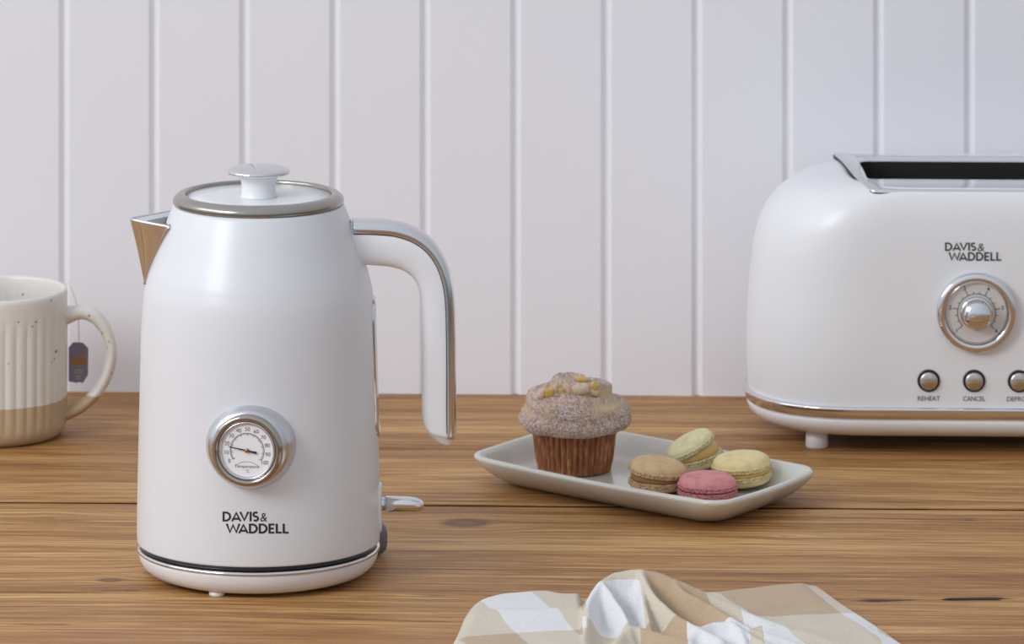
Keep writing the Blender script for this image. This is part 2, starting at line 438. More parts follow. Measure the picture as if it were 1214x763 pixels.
kt = thing('kettle', 'tall white electric kettle with a temperature dial and chrome trim', 'kettle', (KC.x, KC.y, 34.4 * u))
def kpart(mb, name, m, parent=None, **kw):
    o = mb.obj(name, m, parent or kt, **kw)
    if parent is None: o.location = (0, 0, -34.4 * u)
    return o
# body shell: smooth lathe
pf = [(0, 36 * u), (138 * u, 36 * u), (138.5 * u, 40.3 * u), (142.4 * u, 40.2 * u)] + [(r, z) for z, r in [(RT[0][0] + .0006, RT[0][1])] + RT[1:]] + [(97 * u, 438 * u), (60 * u, 436 * u), (0, 436 * u)]
kpart(MB().lathe(pf, 160), 'body', M_kettle); 
kpart(MB().lathe([(100 * u, 34.5 * u), (137 * u, 34.5 * u), (139.6 * u, 35.2 * u), (140.3 * u, 39.9 * u), (130 * u, 40.2 * u)], 128), 'bottom_band', M_dark, label='dark blue-grey band at the foot of the kettle')
# lid
lid = MB().lathe([(0, 437 * u), (88 * u, 437 * u), (88 * u, 446.6 * u), (60 * u, 446.8 * u), (24 * u, 446.0 * u), (0, 446 * u)], 96).obj('lid', M_white, kt); lid.location = (0, 0, -34.4 * u)
MB().lathe(smooth_tab([(97, 438.5), (100.6, 439), (101.4, 441.5), (100.5, 445.5), (96, 449.5), (90.5, 451), (87, 450.2), (86, 447.5), (86, 445)], 4) and
    [(a * u, b * u) for a, b in smooth_tab([(97, 438.5), (100.6, 439), (101.4, 441.5), (100.5, 445.5), (96, 449.5), (90.5, 451), (87, 450.2), (86, 447.5), (86, 445)], 4)], 128, cap=False).obj('lid_rim', M_steel, lid, label='brushed steel rim of the lid')
MB().lathe([(0, 445.6 * u), (22.4 * u, 445.6 * u), (21.2 * u, 448 * u), (20.3 * u, 453 * u), (20.2 * u, 460 * u), (21.2 * u, 466 * u), (23.5 * u, 470 * u), (27 * u, 472.8 * u), (0, 473.5 * u)], 64).obj('knob_stem', M_white, lid)
MB().lathe([(a * u, b * u) for a, b in smooth_tab([(0, 472.5), (20, 472.5), (34, 473), (37, 474.6), (37.4, 476.6), (35.6, 478.8), (28, 481.4), (16, 483.2), (6, 483.8), (0, 483.9)], 4)], 96).obj('knob_cap', M_chrome, lid, label='polished chrome knob cap')
# spout
def spout():
    ns, ntt = 26, 24; outer = []; inner = []
    zb, zt = 343, 421
    for j in range(ns + 1):
        s_ = j / ns; z = zb + (zt - zb) * s_
        hw = 2.0 + 37 * (s_ ** 1.15)
        rr = kr(z * u) / u
        kx = rr + 1.0 + (153.5 - 109 + -1.0) * (s_ ** 1.12) * 1.0
        row = []
        for i in range(ntt + 1):
            q = -1 + 2 * i / ntt; aq = abs(q)
            d = hw * q
            bx = math.sqrt(max(0, rr * rr - hw * hw)) - 0.6
            # rounded V: from keel to body edge
            f = 1 - (aq ** 1.25)
            x = bx + (kx - bx) * f
            zz = z + (1 - f) * (-3.0) * s_ * (1 if q < 0 else -1)      # far lip slightly higher
            row.append((x, d * (1 - 0.0 * f), zz))
        outer.append(row)
    def P(x, d, z): return Vector((-x * u, d * u, z * u))
    mb = MB(); mb.grid([[P(*p) for p in r] for r in outer])
    o = kpart(mb, 'spout', M_chrome, label='polished steel pouring spout')
    s2 = o.modifiers.new('wall', 'SOLIDIFY'); s2.thickness = 0.0011; s2.offset = 0
    # steel flange where the spout meets the white body
    rows = []
    for side in (-1, 1):
        path = []
        for j in range(ns + 1):
            x, d, z = outer[j][0 if side < 0 else ntt]
            path.append(P(x + 2.0, d * 1.03, z))
        mbf = MB().tube(path, [1.6 * u + 2.2 * u * (j / ns) for j in range(ns + 1)], 8)
        mbf.obj('spout_edge', M_satin, o)
    # perforated strainer plate inside the mouth
    rows = []
    for j in range(9):
        s_ = j / 8; z = 372 + (417.5 - 372) * s_
        ss = (z - zb) / (zt - zb); hw = 2.0 + 37 * (ss ** 1.15) - 1.5; rr = kr(z * u) / u + 1.1
        rows.append([P(math.sqrt(rr * rr - (hw * (-1 + 2 * i / 12)) ** 2), hw * (-1 + 2 * i / 12), z) for i in range(13)])
    MB().grid(rows).obj('strainer', M_inner, o)
spout()
# handle
def handle():
    out = [(414, 258.5), (430, 258.6), (452, 259.6), (474, 262.5), (496, 271), (514, 285), (527, 304), (535.5, 328), (539.5, 356), (540.8, 400), (541, 450), (541, 485), (541, 501), (540.5, 513), (538.5, 521)]
    inn = [(424, 313), (436, 313.2), (450, 314), (463, 315.5), (477, 319.5), (488, 327), (495, 338), (498.6, 352), (499.8, 370), (500, 405), (500, 450), (500, 478), (500.6, 492), (503, 504), (508.5, 514)]
    O = catmull([(a, b, 0) for a, b in out], 5); I = catmull([(a, b, 0) for a, b in inn], 5)
    O += [Vector((536.5, 525.2, 0)), Vector((534, 527.6, 0))]; I += [Vector((515, 520.5, 0)), Vector((524, 525.5, 0))]
    n = len(O)
    def P(px, py, d): # d towards the camera, px units
        Y = YK - d * u
        return Vector(((px - 607) * YK / F - KC.x, -d * u, H - (py - YH) * YK / F))
    def hd(k):  # half depth
        e = (n - 1 - k)
        return (22.0 - 5 * sstep(0, n * .5, k)) * (min(1, (e + 1.0) / 6.0) ** .5)
    rings = []; strip = []; gap = []
    for k in range(n):
        o, i_ = O[k], I[k]; hdk = hd(k); m = 28; ring = []
        for a in range(m):
            th = 2 * PI * a / m; c, s_ = math.cos(th), math.sin(th)
            cc = math.copysign(abs(c) ** .72, c); sn = math.copysign(abs(s_) ** .78, s_)
            t = .5 + .5 * cc       # 0 inner 1 outer
            t = t * .93
            p = i_.lerp(o, t); ring.append(P(p.x, p.y, hdk * sn))
        rings.append(ring)
        if k < n - 1:
            sr = []; gr = []
            for lst, (t0, t1, ex) in ((sr, (.73, 1.0, 1.02)), (gr, (.712, .96, 1.0))):
                for a in range(15):      # outer half contour
                    th = -PI / 2 + PI * a / 14
                    tt = t0 + (t1 - t0) * abs(math.cos(th)) ** .62
                    tb = min(tt, .93) / .93; cb = 2 * tb - 1
                    wd = (1 - min(1, abs(cb)) ** (1 / .72 * 2)) ** .39 if abs(cb) < 1 else 0
                    p = i_.lerp(o, tt)
                    ws = math.copysign(abs(math.sin(th)) ** .8, math.sin(th))
                    c0 = 2 * (t0 / .93) - 1; w0 = (1 - c0 ** 2.78) ** .39
                    lst.append(P(p.x, p.y, hdk * w0 * ws * ex * 1.03))
                p0 = i_.lerp(o, t0); lst.append(P(p0.x, p0.y, 0))
            strip.append(sr); gap.append(gr)
    h = kpart(MB().loft(rings), 'handle', M_handle)
    g = MB().loft(gap[1:-6]).obj('strip_reflection', M_gap, h)  # near-black band added as the dark reflection along the chrome strip's edge
    st = MB().loft(strip[1:-2]).obj('handle_strip', M_chrome, h, label='chrome strip along the outside of the handle')
    return h
handle()
# water window on the handle side
def wwin():
    z0, z1 = (679 - 517) * u, (679 - 350) * u; mb = MB(); glass = MB()
    def ring(hw, hh, off, m=40):
        out = []
        for a in range(m):
            th = 2 * PI * a / m; zc = (z0 + z1) / 2; ry = hw * math.cos(th)
            hz = hh - hw; zz = zc + (hz if math.sin(th) > 0 else -hz) + hw * math.sin(th)
            if abs(math.sin(th)) < 1e-6: zz = zc + hz
            r = kr(zz) + off; out.append(Vector((math.sqrt(r * r - ry * ry), -ry, zz)))
        return out
    hh = (z1 - z0) / 2; w_ = 27 * u
    mb.loft([ring(w_, hh, -.002), ring(w_, hh, 1.6 * u), ring(w_ - 2 * u, hh - 2 * u, 2.6 * u), ring(w_ - 6 * u, hh - 6 * u, 2.4 * u), ring(w_ - 7 * u, hh - 7 * u, .8 * u)], caps=False)
    o = kpart(mb, 'water_window', M_chrome, label='chrome framed water window on the handle side')
    MB().loft([ring(w_ - 6 * u, hh - 6 * u, 1.0 * u), ring(w_ * .5, hh - 14 * u, 1.3 * u), ring(1 * u, hh - 26 * u, 1.3 * u)]).obj('window_pane', mat('smoky_pane', (70, 72, 78), 0.1, coat=.5), o)
wwin()
# switch
def switch():
    zc = (679 - 601) * u; x0 = kr(zc)
    def rr_ring(hy, hz, x, m=32, e=.55):
        return [Vector((x, hy * math.copysign(abs(math.cos(2 * PI * i / m)) ** e, math.cos(2 * PI * i / m)), zc + hz * math.copysign(abs(math.sin(2 * PI * i / m)) ** e, math.sin(2 * PI * i / m)))) for i in range(m)]
    a = 20 * u; b = 29 * u
    mb = MB().loft([rr_ring(a, b, x0 - 8 * u), rr_ring(a, b, x0 + .5 * u), rr_ring(a - 1.5 * u, b - 1.5 * u, x0 + 2.2 * u), rr_ring(a - 4.5 * u, b - 4.5 * u, x0 + 2.2 * u), rr_ring(a - 6 * u, b - 6 * u, x0 - 1.5 * u)], caps=False)
    o = kpart(mb, 'switch_housing', M_white)
    MB().loft([rr_ring(a - 5.5 * u, b - 5.5 * u, x0 - 1.5 * u), rr_ring(1 * u, 1 * u, x0 - 1.2 * u)]).obj('switch_slot', M_gap, o)
    zl = (679 - 597) * u
    # lever: rounded bar with wedge tip
    Mx = Matrix.Rotation(R(90), 4, 'Y')
    MB().lathe([(0, 0), (7.4 * u, 0), (7.6 * u, 3 * u), (7.6 * u, 9 * u), (0, 9 * u)], 28, M=Mx, c=(x0 - 1 * u, 0, zl)).obj('lever_collar', M_satin, o)
    rings = []
    for (x, hy, ht, hb) in [(0, 8.5, 8.8, 8.8), (1, 9.3, 9.4, 9.2), (28, 10.5, 8.6, 9.0), (36, 10.6, 7.2, 9.0), (41, 10.0, 5.2, 8.6), (44.5, 8.2, 2.8, 7.0), (46, 4, .5, 4.5)]:
        rings.append([Vector((x0 + 6.5 * u + x * u, hy * u * math.cos(2 * PI * i / 28), zl + (ht if math.sin(2 * PI * i / 28) > 0 else hb) * u * math.copysign(abs(math.sin(2 * PI * i / 28)) ** .7, math.sin(2 * PI * i / 28)))) for i in range(28)])
    MB().loft(rings).obj('switch_lever', M_chrome, o, label='polished chrome switch lever')
switch()
# thermometer
def gauge():
    P0 = ksurf(297, 529.5); az = R(-9)
    n = Vector((math.sin(az), -math.cos(az), 0)); rt = Vector((math.cos(az), math.sin(az), 0)); up = Vector((0, 0, 1))
    def on(cx, cz, off):
        p = P0 + rt * cx + up * cz; r = kr(p.z) + off; return Vector((p.x, -math.sqrt(r * r - p.x * p.x), p.z))
    m = 96; rings = []
    def circ(r, off, cx=0, cz=0): return [P0 + n * off + rt * (r * math.cos(2 * PI * i / m) + cx) + up * (r * math.sin(2 * PI * i / m) + cz) for i in range(m)]
    o1 = [on(53.5 * u * math.cos(2 * PI * i / m), 48.5 * u * math.sin(2 * PI * i / m), -.0004) for i in range(m)]
    o2 = [on(53.2 * u * math.cos(2 * PI * i / m), 48.2 * u * math.sin(2 * PI * i / m), 1.4 * u) for i in range(m)]
    i1 = circ(41.5 * u, 15 * u)
    mid = [a.lerp(b, .5) + n * 3.2 * u for a, b in zip(o2, i1)]
    mid2 = [a.lerp(b, .2) + n * 1.8 * u for a, b in zip(o2, i1)]
    fl = kpart(MB().loft([o1, o2, mid2, mid, i1, circ(38 * u, 15 * u)], caps=False), 'thermometer', M_satin, label='round chrome framed temperature gauge')
    MB().loft([circ(r * u, z * u) for r, z in [(38, 13), (41.3, 14), (41.9, 17), (41.7, 21), (40.6, 23.4), (38.8, 24.4), (36.6, 24.5), (34.9, 23.6), (34, 21)]], caps=False).obj('bezel', mat('dark_chrome', (176, 168, 160), 0.07, 1.0), fl)
    MB().loft([circ(r * u, z * u) for r, z in [(34.2, 20), (33.6, 22.4), (32.4, 23), (31, 22.2), (30.4, 19)]], caps=False).obj('inner_bezel', M_satin, fl)
    fz = 19.2 * u
    mb = MB(); ring = circ(31.5 * u, fz); mb.v = ring; mb.f = [tuple(range(m))]; mb.obj('dial_face', M_face, fl, smooth=False)
    def fp(x, y, o=.25): return P0 + n * (fz + o * u) + rt * x * u + up * y * u
    mk = MB()
    vs_, fs_ = ribbon(arc(0, 0, 20, 20, 212, -34, 60), .55); mk.add([fp(p.x, p.y) for p in vs_], fs_)
    for k in range(51):
        a = R(212 - 246 * k / 50); L = 3.0 if k % 5 == 0 else 1.9
        vs_, fs_ = ribbon([((20 - L) * math.cos(a), (20 - L) * math.sin(a)), (20.2 * math.cos(a), 20.2 * math.sin(a))], .7 if k % 5 == 0 else .5); mk.add([fp(p.x, p.y) for p in vs_], fs_)
    for k in range(11):
        a = R(212 - 246 * k / 10); vs_, fs_ = font_mesh(str(k * 10), 6.4)
        mk.add([fp(p.x + 24.8 * math.cos(a), p.y + 24.4 * math.sin(a)) for p in vs_], fs_)
    vs_, fs_ = font_mesh('Temperature', 5.4); mk.add([fp(p.x + .25 * p.y - .5, p.y - 18.6) for p in vs_], fs_)
    vs_, fs_ = font_mesh('°C', 4.6); mk.add([fp(p.x, p.y - 24) for p in vs_], fs_)
    vs_, fs_ = ribbon(arc(0, -34, 21, 21, 133, 47, 20), .4); mk.add([fp(p.x, p.y) for p in vs_], fs_)
    mk.obj('dial_marking', M_greyprint, fl, smooth=False)
    nd = MB(); a = R(169); dx, dy = math.cos(a), math.sin(a)
    def q(s_, t_, o): return fp(dx * s_ - dy * t_, dy * s_ + dx * t_, o)
    for z in (1.6, 2.3):
        nd.add([q(22.5, .25, z), q(3, .8, z), q(-6, 1.0, z), q(-11.5, 1.5, z), q(-11.5, -1.5, z), q(-6, -1.0, z), q(3, -.8, z), q(22.5, -.25, z)], [tuple(range(8))])
    nd.f += [(i, (i + 1) % 8, 8 + (i + 1) % 8, 8 + i) for i in range(8)]
    nd.obj('needle', M_black, fl, smooth=False)
    hb = MB().loft([[P0 + n * (fz + z * u) + rt * r * u * math.cos(2 * PI * i / 20) + up * r * u * math.sin(2 * PI * i / 20) for i in range(20)] for r, z in [(2.4, .3), (2.4, 3), (1.6, 3.8), (.3, 4)]])
    hb.obj('needle_hub', M_gold, fl)
    # little clip screw at the right of the bezel
gauge()
lg = logo_mesh(lambda x, y: ksurf(x, y, .00018), (264, 306.6, 606.2, 617.8), (268.4, 342.2, 620.4, 632), (308.5, 316.4, 607.8, 618))
kpart(lg, 'logo', M_black, smooth=False)

# ------------------------------------------------------------ toaster
TY = 4.336; TX = 0.3335; TR = YAW
ts = thing('toaster', 'white two-button-row toaster with a chrome dial and wide chrome top slot', 'toaster', (TX, TY, 0), TR)
ts['label'] = 'large white rounded toaster with chrome dial and chrome framed bread slot'
def tring(hx, hy, rx, ry, z, n=16, cx=0.0):
    pts = []
    for qd in range(4):
        sx = (1, -1, -1, 1)[qd]; sy = (1, 1, -1, -1)[qd]
        for i in range(n + 1):
            a = PI / 2 * (qd + i / n)
            ca, sa = math.cos(a), math.sin(a)
            pts.append(Vector((cx + sx * (hx - rx) + rx * ca, sy * (hy - ry) + ry * sa, z)))
    # resample straight runs so the long faces shade well
    out = []
    for i, p in enumerate(pts):
        q = pts[(i + 1) % len(pts)]; d = (q - p).length
        k = max(1, int(d / .012)) if d > .02 else 1
        for j in range(k): out.append(p.lerp(q, j / k))
    return out
HYB = 0.085
tab = [(.0355, .1625), (.06, .1638), (.09, .1632), (.115, .1615), (.135, .1593), (.150, .1560), (.162, .1510), (.171, .1445), (.178, .1365), (.1835, .1265), (.1868, .1150), (.1888, .1030), (.1895, .092)]
taby = [(.0355, .0845), (.09, .0850), (.135, .0850), (.155, .0845), (.168, .0835), (.176, .0820), (.182, .0800), (.1855, .0780), (.1875, .0762), (.1895, .073)]
tabr = [(.0355, .086), (.115, .084), (.15, .082), (.171, .078), (.1868, .066), (.1895, .05)]
rows = []
zs = [p[0] for p in smooth_tab([(a, 0) for a, b in tab], 3)]
T1 = smooth_tab(tab, 5); T2 = smooth_tab(taby, 5)
def const_ring(z, hx, hy, rx, n=24, ns=22):
    """ring with a fixed vertex count: elliptic ends plus straight front and back"""
    ry = min(hy, hy); pts = []
    for (sx, a0) in ((1, -90), (-1, 90)):
        for i in range(n + 1):
            a = R(a0 + 180 * i / n); c, s_ = math.cos(a), math.sin(a)
            e = .86
            pts.append(Vector((sx * (hx - rx) + rx * math.copysign(abs(c) ** e, c), hy * math.copysign(abs(s_) ** e, s_), z)))
        sgn = 1 if sx > 0 else -1
        for i in range(1, ns):
            x = sgn * (hx - rx) * (1 - 2 * i / ns)
            pts.append(Vector((x, sgn * hy, z)))
    return pts
for z in zs:
    hx = interp(T1, z); hy = interp(T2, z); rx = interp(tabr, z)
    rows.append(const_ring(z, hx, hy, min(rx, hx * .9)))
def dome(p):      # slight crown front to back near the top
    return p
mb = MB(); mb.loft(rows, caps=False)
body = mb.obj('body', M_white, ts)
def zc_top(x, y): return .1912 - .0036 * (y / .072) ** 2 
# chrome band and white base
MB().loft([const_ring(z, hx, hy, rx) for z, hx, hy, rx in [(.0355, .160, .082, .084), (.0357, .1635, .0855, .0865), (.0354, .1652, .0870, .0878), (.0346, .1658, .0877, .0880), (.0340, .16605, .08790, .0880), (.0285, .1648, .0866, .088), (.0275, .1643, .0861, .0878), (.0267, .1638, .0856, .0875), (.0265, .158, .08, .083)]], caps=False).obj('chrome_band', M_chrome, ts, label='polished chrome band around the foot')
MB().loft([const_ring(z, hx, hy, rx) for z, hx, hy, rx in [(.0267, .155, .078, .08), (.0266, .1630, .0850, .087), (.0245, .1636, .0856, .087), (.020, .1620, .0842, .085), (.0155, .1565, .0790, .081), (.0125, .1490, .0715, .076), (.0110, .1400, .063, .07), (.0108, .12, .045, .05)]]).obj('base', M_plast, ts)
for sx in (-1, 1):
    for sy in (-1, 1):
        MB().lathe([(0, 0), (.0076, 0), (.0082, .0008), (.0078, .012), (0, .0122)], 28).obj('foot', M_plast, ts, loc=(sx * .1135, sy * .051, 0))
# top frame
def top_frame():
    o_half = [(-.0685, -.0765), (-.0745, -.0745), (-.0790, -.066), (-.0825, -.050), (-.0865, -.030), (-.0905, -.003), (-.0945, .030), (-.0975, .055), (-.0990, .0720)]
    i_half = [(-.0690, -.0440), (-.0740, -.0440), (-.0765, -.0425), (-.0775, -.038), (-.0785, -.022), (-.0800, .0), (-.0812, .020), (-.0822, .040), (-.0826, .056)]
    oh = [(p.x, p.y) for p in catmull([(a, b, 0) for a, b in o_half], 4)]
    ih = [(p.x, p.y) for p in catmull([(a, b, 0) for a, b in i_half], 4)]
    ns = 20
    def full(h, yb):
        pts = [Vector((x, y, 0)) for x, y in h]
        xb = h[-1][0]
        pts += [Vector((xb + (-2 * xb) * i / ns, yb, 0)) for i in range(1, ns)]
        pts += [Vector((-x, y, 0)) for x, y in reversed(h)]
        xf = h[0][0]; pts += [Vector((-xf + 2 * xf * i / ns, h[0][1], 0)) for i in range(1, ns)]
        return pts
    O = full(oh, .0725); I = full(ih, .0565)
    def lift(pts, dz, sc=1.0): 
        return [Vector((p.x * sc, p.y * sc, zc_top(p.x, p.y) + dz + .0008 + max(0, abs(p.x) - .085) * .12)) for p in pts]
    rings = [lift(O, -.010), lift(O, -.0006), lift([o.lerp(i, .06) for o, i in zip(O, I)], .0006), lift([o.lerp(i, .5) for o, i in zip(O, I)], .0004), lift([o.lerp(i, .94) for o, i in zip(O, I)], .0004), lift(I, -.0004), lift(I, -.004)]
    f = MB().loft(rings, caps=False).obj('top_frame', M_chrome, ts, label='chrome frame around the bread slot')
    cav = MB().loft([lift(I, -.0035), lift(I, -.05), lift(I, -.10)], caps=False)
    n = len(I); b0 = 2 * n; cav.f.append(tuple(b0 + i for i in range(n)))
    cav.obj('slot_cavity', M_cavity, f)
    MB().box(-.074, .074, -.0375, -.0355, .1775, .1862).obj('slot_rail', M_steel, f, smooth=False)
    MB().box(-.074, .074, .0075, .0095, .160, .1740).obj('slot_rail', M_cavity, f, smooth=False)
    for k in range(14):
        MB().tube([(-.066 + k * .0102, -.030, .12), (-.066 + k * .0102, -.030, .170), (-.066 + k * .0102, -.034, .1765)], .0009, 6).obj('guard_wire', M_inner, f)
    MB().loft([lift([p * 1.004 for p in O], -.0040), lift([p * 1.004 for p in O], -.0016), lift([o.lerp(i, .08) for o, i in zip(O, I)], -.0006)], caps=False).obj('frame_gap_shade', M_gap, f)  # near-black strip added as the shaded gap under the frame edge
    return f
top_frame()
# close the top of the body under the frame
crown = [[Vector((p.x, p.y, p.z)) for p in rows[-1]]]
for t_, in ((.3,), (.6,)):
    crown.append([Vector((p.x * (1 - .06 * t_), p.y * (1 - .04 * t_), min(.1895, .1898 - .004 * t_))) for p in rows[-1]])
bm_me = MB(); bm_me.loft(rows + crown[1:], caps=False)
body.data = mesh_obj('body_shell', bm_me.v, bm_me.f, M_white).data
bpy.data.objects.remove(bpy.data.objects['body_shell'])
TM = Matrix.Translation((TX, TY, 0)) @ Matrix.Rotation(TR, 4, 'Z'); TMi = TM.inverted()
def tface(px, py, off=0.0):
    """point on the toaster's front face at a pixel, local"""
    Y = TY - HYB
    for _ in range(8):
        p = at(px, py, Y); l = TMi @ p
        hy = interp(T2, l.z) + off
        Y += (-hy - l.y) / max(.5, math.cos(TR))
    return TMi @ at(px, py, Y)
ut = (TY - HYB) / F
def tdisc(name, c, prof, m_, parent, n=64, label=None, smooth=True):
    """lathe about the -Y axis, prof in px (r, out)"""
    rings = [[Vector((c.x + r * ut * math.cos(2 * PI * i / n), c.y - z * ut, c.z + r * ut * math.sin(2 * PI * i / n))) for i in range(n)] for r, z in prof]
    return MB().loft(rings).obj(name, m_, parent, label=label, smooth=smooth)
cD = tface(1157.5, 369.5)
dial = tdisc('dial', cD, [(47, -1), (47.4, 3), (47.3, 8), (46.4, 10.6), (44.8, 11.9), (42, 12.5), (39, 12.3), (37, 11.4), (35.8, 9.2), (35, 5.4), (1, 5.4)], M_chrome, ts, 96, 'chrome browning dial')
tdisc('dial_face', cD, [(35.2, 5), (35.2, 6.0), (.5, 6.0)], mat('dial_satin', (216, 212, 208), .45, .25), dial, smooth=False)
dm = MB()
def dp(x, y, o=6.4): return Vector((cD.x + x * ut, cD.y - o * ut, cD.z + y * ut))
vs_, fs_ = ribbon(arc(0, 0, 22.5, 22.5, 222, -42, 60), .8); dm.add([dp(p.x, p.y) for p in vs_], fs_)
for k in range(6):
    a = R(222 - 264 * k / 5)
    vs_, fs_ = ribbon([(22.5 * math.cos(a), 22.5 * math.sin(a)), (28.5 * math.cos(a), 28.5 * math.sin(a))], .9); dm.add([dp(p.x, p.y) for p in vs_], fs_)
    vs_, fs_ = font_mesh(str(k + 1), 6.5, .1); dm.add([dp(p.x + 31.5 * math.cos(a), p.y + 31.5 * math.sin(a)) for p in vs_], fs_)
    for j in (1, 2):
        if k < 5:
            a2 = a - R(264 / 5 * j / 3); vs_, fs_ = ribbon([(22.5 * math.cos(a2), 22.5 * math.sin(a2)), (25.5 * math.cos(a2), 25.5 * math.sin(a2))], .7); dm.add([dp(p.x, p.y) for p in vs_], fs_)
dm.obj('dial_marking', M_greyprint, dial, smooth=False)
tdisc('knob', cD, [(19.5, 6), (19.5, 12), (18.4, 13), (17.2, 13.4), (16.8, 24), (16.2, 28), (14, 30.5), (7, 32.2), (.5, 32.6)], M_chrome, dial, 64, 'polished chrome turning knob')
M_radial = mat('turned_steel', (196, 188, 180), .22, 1.0)
t = NT(M_radial)
tcg = t.n('ShaderNodeTexCoord').outputs['Object']; sp_ = t.n('ShaderNodeSeparateXYZ'); t.l(tcg, sp_.inputs[0])
an = t.math('ARCTAN2', sp_.outputs[2], sp_.outputs[0])
wv = t.math('ADD', t.math('MULTIPLY', t.math('COSINE', t.math('MULTIPLY', an, 2.0)), .5), t.math('MULTIPLY', t.math('SINE', t.math('MULTIPLY', an, 47.0)), .12))
t.l(t.math('ADD', t.math('MULTIPLY', t.math('ABSOLUTE', wv), .3), .14), t.b.inputs['Roughness'])
t.b.inputs['Anisotropic'].default_value = .8
tg = t.n('ShaderNodeTangent', direction_type='RADIAL', axis='Y'); t.l(tg.outputs[0], t.b.inputs['Tangent'])
for (px, nm) in ((1101, 'REHEAT'), (1154.8, 'CANCEL'), (1208, 'DEFROST')):
    c = tface(px, 450.8 + (px - 1101) * .006)
    z0 = Vector((0, 0, 0))
    b = tdisc('button', z0, [(10.6, 0), (10.6, 4.6), (10, 5.6), (8.6, 6.2), (4.5, 6.9), (.4, 7.1)], M_radial, ts, 48, 'turned steel push button marked ' + nm)
    b.location = c
    rm = tdisc('button_rim', z0, [(13.2, -.5), (13.4, 1.4), (12.6, 2.6), (11.4, 2.6), (10.7, 1.2), (10.7, 0)], M_dark, b, 48)
    vs_, fs_ = font_mesh(nm, 8.6, .05)
    xs = [p.x for p in vs_]; k = (26.5 if nm != 'DEFROST' else 31) / (max(xs) - min(xs))
    o = MB().add([tface(px + p.x * k + (0 if nm != 'DEFROST' else 1), 472.4 + (px - 1101) * .006 - p.y * .92, .0003) for p in vs_], fs_).obj('button_label', M_greyprint, ts, smooth=False)
logo_mesh(lambda x, y: tface(x, y, .0003), (1120.5, 1157, 287.3, 297.2), (1125, 1187, 298.8, 309), (1158.6, 1167, 288.4, 297.8)).obj('logo', M_greyprint, ts, smooth=False)

# ------------------------------------------------------------ mug with tea
um = depth(515) / F; MC = Vector(((-7 - 607) * um, depth(515), 0))
mug = thing('mug', 'speckled cream stoneware mug with fluted sides and bare clay foot', 'mug', MC)
M_mug = mat('stoneware', (222, 217, 208), .38, coat=.25, croug=.2); t = NT(M_mug)
co = t.n('ShaderNodeTexCoord').outputs['Object']; sp_ = t.n('ShaderNodeSeparateXYZ'); t.l(co, sp_.inputs[0])
wob = t.math('MULTIPLY', t.math('SUBTRACT', t.noise(co, 40, 2), .5), .0022)
clay = t.smooth(t.math('ADD', sp_.outputs[2], wob), .0284, .0290, 1, 0)
vor = t.n('ShaderNodeTexVoronoi'); t.l(co, vor.inputs['Vector']); vor.inputs['Scale'].default_value = 190
sel = t.math('GREATER_THAN', t.noise(co, 95, 2), .60)
spk = t.math('MULTIPLY', t.smooth(vor.outputs['Distance'], .12, .24, 1, 0), sel)
cg = t.mix(t.math('MULTIPLY', spk, .8), lin((224, 220, 212)), lin((112, 92, 72)))
vor2 = t.n('ShaderNodeTexVoronoi'); t.l(co, vor2.inputs['Vector']); vor2.inputs['Scale'].default_value = 62
spk2 = t.math('MULTIPLY', t.smooth(vor2.outputs['Distance'], .07, .11, 1, 0), t.math('GREATER_THAN', t.noise(co, 33, 1), .5))
cg = t.mix(t.math('MULTIPLY', spk2, .8), cg, lin((88, 72, 58)))
cl = t.mix(t.noise(co, 300, 3), lin((196, 172, 138)), lin((184, 159, 126)))
t.l(t.mix(clay, cg, cl), t.b.inputs['Base Color']); t.l(t.math('ADD', .34, t.math('MULTIPLY', clay, .4)), t.b.inputs['Roughness'])
t.l(t.math('SUBTRACT', .3, t.math('MULTIPLY', clay, .3)), t.b.inputs['Coat Weight'])
t.bump(t.noise(co, 500, 3), .05, .001)
def mugmod(p, a, r, z):
    zz = z / um
    if r > 80 * um and zz < 168:
        env = sstep(10, 26, zz) * (1 - sstep(132, 150, zz))
        fl = abs(math.cos(a * 20)) ** 1.0
        k = 1 + env * (-.020 * (1 - fl) + .004)
        return Vector((p.x * k, p.y * k, p.z))
    return p
outp = [(0, 2), (60, 2), (66, 0), (72, 0), (78, 2.5), (83, 8), (85.5, 15)] + [(86 + .9 * math.sin(k / 14 * PI * .5), 20 + k * 9.6) for k in range(15)] + [(87, 161), (87, 168), (86.4, 172), (84.6, 174), (82.4, 173.4), (81, 170), (80.6, 150), (80.4, 90), (80, 30), (74, 18), (50, 14), (0, 13)]
MB().lathe([(r * um, z * um) for r, z in outp], 480, mod=mugmod).obj('body', M_mug, mug)
def mp_(px, py, d=0): return Vector(((px - 607) * um - MC.x, -d * um, H - (py - YH) * um))
Oo = catmull([(74, 363, 0), (84, 362.5, 0), (100, 361.5, 0), (117, 368, 0), (130, 384, 0), (138, 405, 0), (138.6, 425, 0), (132, 449, 0), (119, 470, 0), (101, 487, 0), (86, 495, 0), (74, 500, 0)], 6)
Ii = catmull([(74, 388, 0), (83, 383, 0), (96, 378, 0), (108, 382, 0), (119, 394, 0), (125, 410, 0), (125, 425, 0), (119, 444, 0), (109, 461, 0), (95, 473, 0), (83, 480, 0), (74, 483, 0)], 6)
rings = []
for k, (o, i_) in enumerate(zip(Oo, Ii)):
    e = k / (len(Oo) - 1); hd_ = 11 + 5 * (abs(2 * e - 1) ** 4)
    rings.append([mp_(*(i_.lerp(o, .5 + .5 * math.cos(2 * PI * a / 20)).xy), hd_ * math.sin(2 * PI * a / 20)) for a in range(20)])
MB().loft(rings).obj('handle', M_mug, mug)
tea = MB().lathe([(0, 0), (79.5 * um, 0), (79.8 * um, 1 * um), (78.6 * um, .2 * um), (0, .2 * um)], 96).obj('tea', mat('tea_liquid', (92, 52, 24), .06, coat=.5), loc=MC + Vector((0, 0, 140 * um)))
